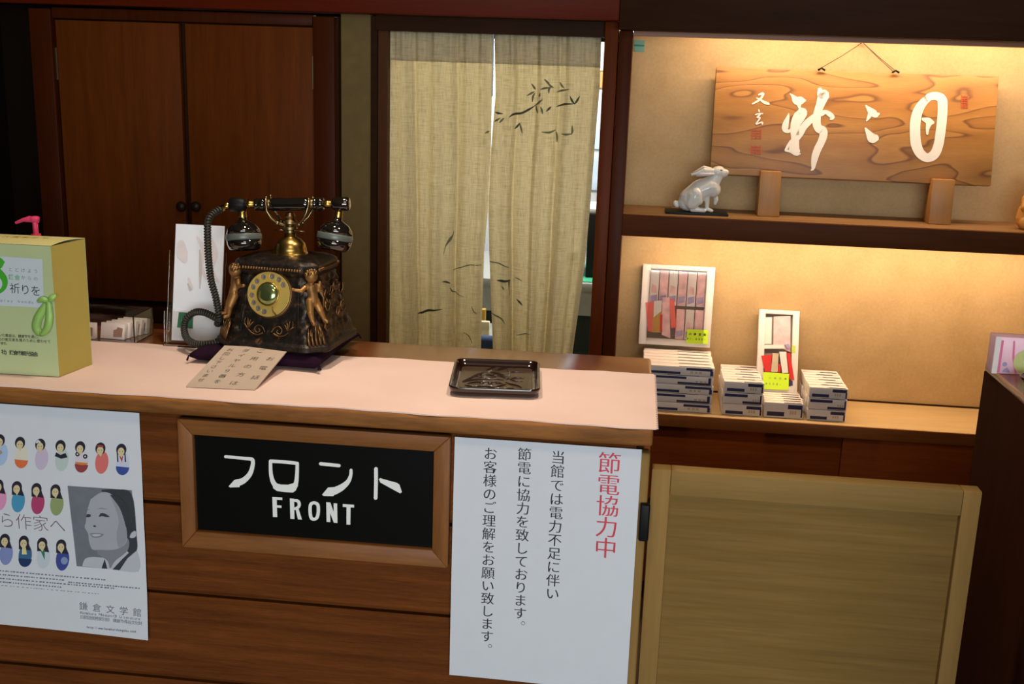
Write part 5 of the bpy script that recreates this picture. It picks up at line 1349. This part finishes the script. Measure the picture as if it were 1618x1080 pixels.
for row in range(2):
    for cix in range(cols):
        u0 = m+cwid*cix+.0012; v0 = m2*1.7 if row == 0 else Hh*.50; v1 = Hh*.46 if row == 0 else Hh*.93
        if row == 0 and cix < 3: continue
        s_ = obj('sachet', plate(u0, u0+cwid-.0024, v0, v1, -.011, -.006), M['pink_print'] if cix % 2 else M['pack_white'], t, .0015)
        mb = MB(); 
        for (a, b, c, d, mm) in ((.1, .9, .05, .30, 0), ): poly_uv(mb, Ss, [(u0+cwid*.12, v0+(v1-v0)*.06), (u0+cwid*.8, v0+(v1-v0)*.12), (u0+cwid*.8, v0+(v1-v0)*.30), (u0+cwid*.12, v0+(v1-v0)*.26)], -.0056)
        obj('blue_print', mb, M['lilac_print'], s_)
        mb = MB(); poly_uv(mb, Ss, [(u0+cwid*.15, v0+(v1-v0)*.36), (u0+cwid*.75, v0+(v1-v0)*.34), (u0+cwid*.7, v0+(v1-v0)*.55), (u0+cwid*.2, v0+(v1-v0)*.6)], -.0056)
        obj('pink_blossom', mb, M['hot_pink'] if False else M['pink_print'], s_)
def lc2(x, y): return (1000+x*.14354, 405+y*.14352)
def slab(par, Ssu, pts, mat, h0, h1, name):
    uvs = [Ssu.uv(*p) for p in pts]; n_ = len(uvs); mb = MB()
    mb.add([Ssu.P(*u, h0) for u in uvs]+[Ssu.P(*u, h1) for u in uvs], [tuple(range(n_)), tuple(range(2*n_-1, n_-1, -1))]+[(k, (k+1) % n_, (k+1) % n_+n_, k+n_) for k in range(n_)])
    return obj(name, mb, mat, par)
for pts, mat in (([(140, 505), (232, 500), (215, 830), (165, 820)], 'coral_pack'), ([(232, 490), (318, 480), (325, 835), (210, 832)], 'gold_pack'), ([(232, 490), (318, 480), (312, 600), (228, 670)], 'pack_white'), ([(325, 450), (405, 450), (412, 900), (318, 860)], 'pink_print'), ([(402, 465), (455, 480), (478, 780), (420, 790)], 'coral_pack'), ([(300, 640), (325, 640), (322, 830), (295, 830)], 'red_pack')):
    slab(t, Ss, [lc2(*p) for p in pts], M[mat], -.006 if mat != 'pack_white' else -.003, .002 if mat not in ('pack_white', 'red_pack') else .0030, 'sweet_bar')
pc3 = slab(t, Ss, [lc2(*p) for p in ((600, 798), (830, 808), (825, 962), (583, 955))], M['fluoro'], .003, .0036, 'price_card')
mb = MB(); A_ = Ss.uv(*lc2(630, 850)); B_ = Ss.uv(*lc2(790, 850))
for i, ch in enumerate('小鳩豆楽'): put_glyph(mb, Ss, ch, A_[0]+(B_[0]-A_[0])*i/3, A_[1], .0085, .02, h=.0040)
A_ = Ss.uv(*lc2(610, 900)); B_ = Ss.uv(*lc2(800, 908))
for i, ch in enumerate('¥1,000-'): put_glyph(mb, Ss, ch, A_[0]+(B_[0]-A_[0])*i/6, A_[1], .0085, .01, h=.0040)
obj('lettering', mb, M['ink'], pc3)
film = obj('window_film', plate(m*.9, W_-m*.9, m2, Hh-m2, .0042, .0044), M['acrylic'], t)
t, Ss, W_, Hh, m, m2, plate = display('narrow_display_pack', 'narrow open display pack with red bars and a yellow price card, on the low pile', ((1199, 488), (1261, 491), (1262, 622), (1196, 617)), 1.60, 1.722, STK['low_sweet_box'])
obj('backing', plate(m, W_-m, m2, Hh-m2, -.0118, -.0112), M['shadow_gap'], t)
def nc(x, y): return (1180+x*.17598, 480+y*.17593)
for pts, mat, h0, h1 in (([(165, 115), (228, 115), (225, 355), (160, 355)], 'pack_white', -.011, -.006), ([(245, 110), (395, 105), (395, 430), (240, 360)], 'pink_print', -.011, -.005),
    ([(100, 365), (330, 365), (345, 400), (100, 400)], 'pack_white', -.011, -.001), ([(130, 465), (225, 455), (212, 610), (160, 610)], 'red_pack', -.008, .002), ([(232, 440), (285, 445), (275, 612), (216, 610)], 'tan_print', -.008, .003),
    ([(290, 430), (352, 430), (370, 620), (318, 620)], 'pack_white', -.008, .0035), ([(360, 440), (388, 440), (425, 680), (385, 680)], 'red_pack', -.008, .002), ([(285, 540), (305, 545), (300, 615), (275, 612)], 'red_pack', -.008, .002),
    ([(405, 370), (438, 375), (436, 440), (403, 440)], 'lime', -.004, .0004), ([(340, 365), (375, 355), (390, 385), (365, 405)], 'lilac_print', -.004, .001), ([(385, 690), (412, 690), (412, 735), (385, 730)], 'navy', -.004, .0005)):
    slab(t, Ss, [nc(*p) for p in pts], M[mat], h0, h1, 'sweet_bar')
pc4 = slab(t, Ss, [nc(*p) for p in ((145, 612), (378, 628), (372, 775), (140, 765))], M['fluoro'], .0042, .0048, 'price_card')
mb = MB(); A_ = Ss.uv(*nc(205, 665)); B_ = Ss.uv(*nc(345, 670))
for i, ch in enumerate('小鳩豆楽'): put_glyph(mb, Ss, ch, A_[0]+(B_[0]-A_[0])*i/3, A_[1], .0075, -.005, h=.0052)
A_ = Ss.uv(*nc(180, 715)); B_ = Ss.uv(*nc(340, 725))
for i, ch in enumerate('¥500-'): put_glyph(mb, Ss, ch, A_[0]+(B_[0]-A_[0])*i/5, A_[1], .0090, .01, h=.0052)
obj('lettering', mb, M['ink_grey'], pc4)

# niche sticker
SS = Surf((0, NB-.0006, 0), (1, 0, 0), (0, 0, 1)); stq = [SS.uv(*p) for p in ((1002, 63), (1019, 64), (1018, 82), (1002, 81))]
mb = MB(); q0 = [SS.P(*u, 0) for u in stq]; mb.hexa(q0, [SS.P(*u, .0006) for u in stq]); st = obj('wall_sticker', mb, M['teal_sticker']); tag(st, 'small pale teal sticker on the niche wall beside the post', 'sticker')
mb = MB(); poly_px(mb, SS, [(1002, 70), (1018, 71), (1018, 73.5), (1002, 73)], .0009); obj('printed_band', mb, M['teal_dark'], st)

# pink sweet pack and papers on the right desk
yq = .33; zq = bz+.0122
a, b = at(1567, 582, yq), at(1566, 530, yq)
ppk = thing('pink_sweet_pack', 'pink printed sweet pack standing on the dark right desk', 'pack', (a.x+.06, yq, zq))
px0, px1, pz1 = a.x, a.x+.15, at(1567, 531, yq).z
obj('carton', bx(px0, px1, yq, yq+.035, zq, pz1), M['pink_pack'], ppk, .0015)
PPS = Surf((px0, yq-.0006, zq), (1, 0, 0), (0, 0, 1))
hh_ = pz1-zq
mb = MB(); mb.add([PPS.P(u, v) for u, v in ((.010, .002), (.014, .002), (.014, hh_-.006), (.010, hh_-.006))], [(0, 1, 2, 3)]); mb.add([PPS.P(u, v) for u, v in ((.030, hh_-.006), (.033, hh_-.006), (.036, .03), (.044, .002), (.040, .002), (.032, .03))], [tuple(range(6))])
obj('pink_stripe', mb, M['hot_pink'], ppk)
mb = MB(); n_ = 28; mb.add([PPS.P(.062+.027*math.cos(2*PI*k/n_), .024+.024*math.sin(2*PI*k/n_), .0003) for k in range(n_)], [tuple(range(n_))]); obj('round_window', mb, M['film'], ppk)
mb = MB(); mb.add([PPS.P(.060+.010*math.cos(2*PI*k/n_), .034+.009*math.sin(2*PI*k/n_), .0006) for k in range(n_)], [tuple(range(n_))]); obj('printed_sweet', mb, M['lime'], ppk)
mb = MB(); mb.add([PPS.P(.021+.004*math.cos(2*PI*k/12), .018+.004*math.sin(2*PI*k/12), .0004) for k in range(12)], [tuple(range(12))])
mb.add([PPS.P(u, v, .0004) for u, v in ((.018, .004), (.032, .003), (.030, .007), (.026, .012), (.021, .009))], [tuple(range(5))]); obj('blossom_print', mb, M['lilac_print'], ppk)
mb = MB(); mb.add([PPS.P(u, v, .0002) for u, v in ((-.0, 0), (.009, 0), (.009, hh_), (-.0, hh_))], [(0, 1, 2, 3)]); obj('white_margin', mb, M['pack_white'], ppk)
c5 = atz(1616, 609, zq)
o = obj('glass_dish', MB().lathe([(.020, 0), (.024, .001), (.034, .012), (.036, .016), (.034, .016), (.032, .012), (.022, .003), (0, .003)], (c5.x+.030, c5.y, zq-.0002), 32), M['acrylic'], None, smooth=True)
tag(o, 'small clear glass dish at the edge of the right desk', 'dish')

# ------------------------------------------------------------------ office seen through the curtain gaps
YD = 2.25
dz = at(930, 448, YD).z
dk = thing('office_desk', 'grey office desk behind the noren curtain', 'desk', (-.35, 2.5, FZ))
obj('desktop', bx(-1.4, .45, YD, 2.85, dz-.03, dz), M['desk_grey'], dk, .002)
obj('front_panel', bx(-1.4, .45, YD+.03, YD+.05, FZ, dz-.12), M['dark_green'], dk)
obj('apron', bx(-1.4, .45, YD+.008, YD+.03, dz-.12, dz-.031), M['desk_grey'], dk)
def px_thing(name, cat, label, p0, p1, Y, mat, dep=.08):
    a = at(*p0, Y); b = at(*p1, Y); o = obj(name, bx(min(a.x, b.x), max(a.x, b.x), Y, Y+dep, min(a.z, b.z), max(a.z, b.z)), M[mat], None, .002); return tag(o, label, cat)
a = at(915, 440, YD+.05)
o = obj('desk_mat', bx(a.x-.12, a.x+.20, YD+.02, YD+.4, dz+.0004, dz+.004), M['green_mat']); tag(o, 'green cutting mat on the office desk beside the post', 'mat')
a, b = at(925, 432, YD+.1), at(943, 338, YD+.1)
o = obj('black_file_box', bx(a.x, b.x+.02, YD+.1, YD+.35, dz+.0045, b.z), M['black'], None, .002); tag(o, 'tall black file box on the green desk mat', 'box')
o = obj('blue_folder', bx(a.x-.045, a.x-.015, YD+.12, YD+.3, dz+.0045, dz+.10), M['navy'], None, .001); tag(o, 'small navy folder beside the black file box', 'folder')
o = obj('white_paper_sheaf', bx(a.x-.02, b.x+.05, YD+.12, YD+.34, b.z+.0006, b.z+.016), M['paper'], None, .001); tag(o, 'white paper sheaf lying on the black file box', 'paper')
# papers on office wall; topmost white one is added for the brightly lit wall
for i, (y0, y1, mat, lab) in enumerate(((60, 112, 'paper', 'added white sheet standing for the bright top of the office wall'), (112, 138, 'orange', 'orange card pinned on the office wall'), (150, 235, 'office_blue', 'pale blue ruled sheet on the office wall'), (250, 300, 'office_blue', 'second pale blue sheet low on the office wall'))):
    a = at(930, y1, 2.98); b = at(968, y0, 2.98); o = obj('pinned_sheet', bx(a.x, b.x, 2.993, 2.998, a.z, b.z), M[mat]); tag(o, lab, 'paper')
zs_ = at(945, 325, 2.7).z
o = obj('wall_switch_box', bx(at(944, 290, 2.98).x, at(958, 290, 2.98).x, 2.965, 2.9925, at(950, 306, 2.98).z, at(950, 284, 2.98).z), M['tan_print'], None, .002); tag(o, 'small tan switch box on the office wall', 'switch')
# things low behind the middle gap
YO = 2.0; zo = at(765, 533, YO).z
oc2 = thing('office_cabinet', 'low grey office cabinet just visible through the middle curtain gap', 'cabinet', (-.62, YO+.1, FZ))
obj('carcass', bx(-.85, -.42, YO, YO+.22, FZ, zo-.012), M['desk_grey'], oc2, .002); obj('cabinet_top', bx(-.855, -.415, YO-.005, YO+.225, zo-.0118, zo), M['desk_grey'], oc2, .002)
a = at(757, 520, YO+.02)
o = obj('cream_paper_pad', bx(a.x-.03, a.x+.035, YO+.02, YO+.04, zo+.0004, at(765, 508, YO+.02).z), M['cream'], None, .003); tag(o, 'cream paper pad standing on the low office cabinet', 'pad')
o = obj('mustard_file', bx(a.x-.02, a.x+.014, YO+.06, YO+.09, zo+.0004, at(762, 489, YO+.06).z), M['mustard'], None, .002); tag(o, 'mustard yellow file behind the cream pad', 'file')
YD = 1.98
p = at(770, 545, YD-.02)
oc = thing('office_chair', 'dark blue office chair back just showing through the curtain gap', 'chair', (p.x, YD-.12, FZ))
zc5 = at(768, 530, YD-.12).z
bk = obj('backrest', MB().box(p.x-.03, p.x+.20, YD-.14, YD-.10, zc5-.32, zc5), M['blue_cloth'], oc, .015, seg=4)
obj('seat', MB().box(p.x-.05, p.x+.22, YD-.42, YD-.16, FZ+.42, FZ+.48), M['blue_cloth'], oc, .02, seg=4)
obj('chair_post', MB().tube([(p.x+.085, YD-.27, FZ+.06), (p.x+.085, YD-.27, FZ+.42)], .02, 12), M['black'], oc)
obj('back_bar', MB().tube([(p.x+.085, YD-.16, FZ+.45), (p.x+.085, YD-.095, FZ+.50), (p.x+.085, YD-.09, zc5-.2)], .012, 8), M['black'], oc)
for k in range(5):
    a = 2*PI*k/5; obj('foot', MB().tube([(p.x+.085, YD-.27, FZ+.07), (p.x+.085+.15*math.cos(a), YD-.27+.15*math.sin(a), FZ+.02)], [.016, .012], 8), M['black'], oc)
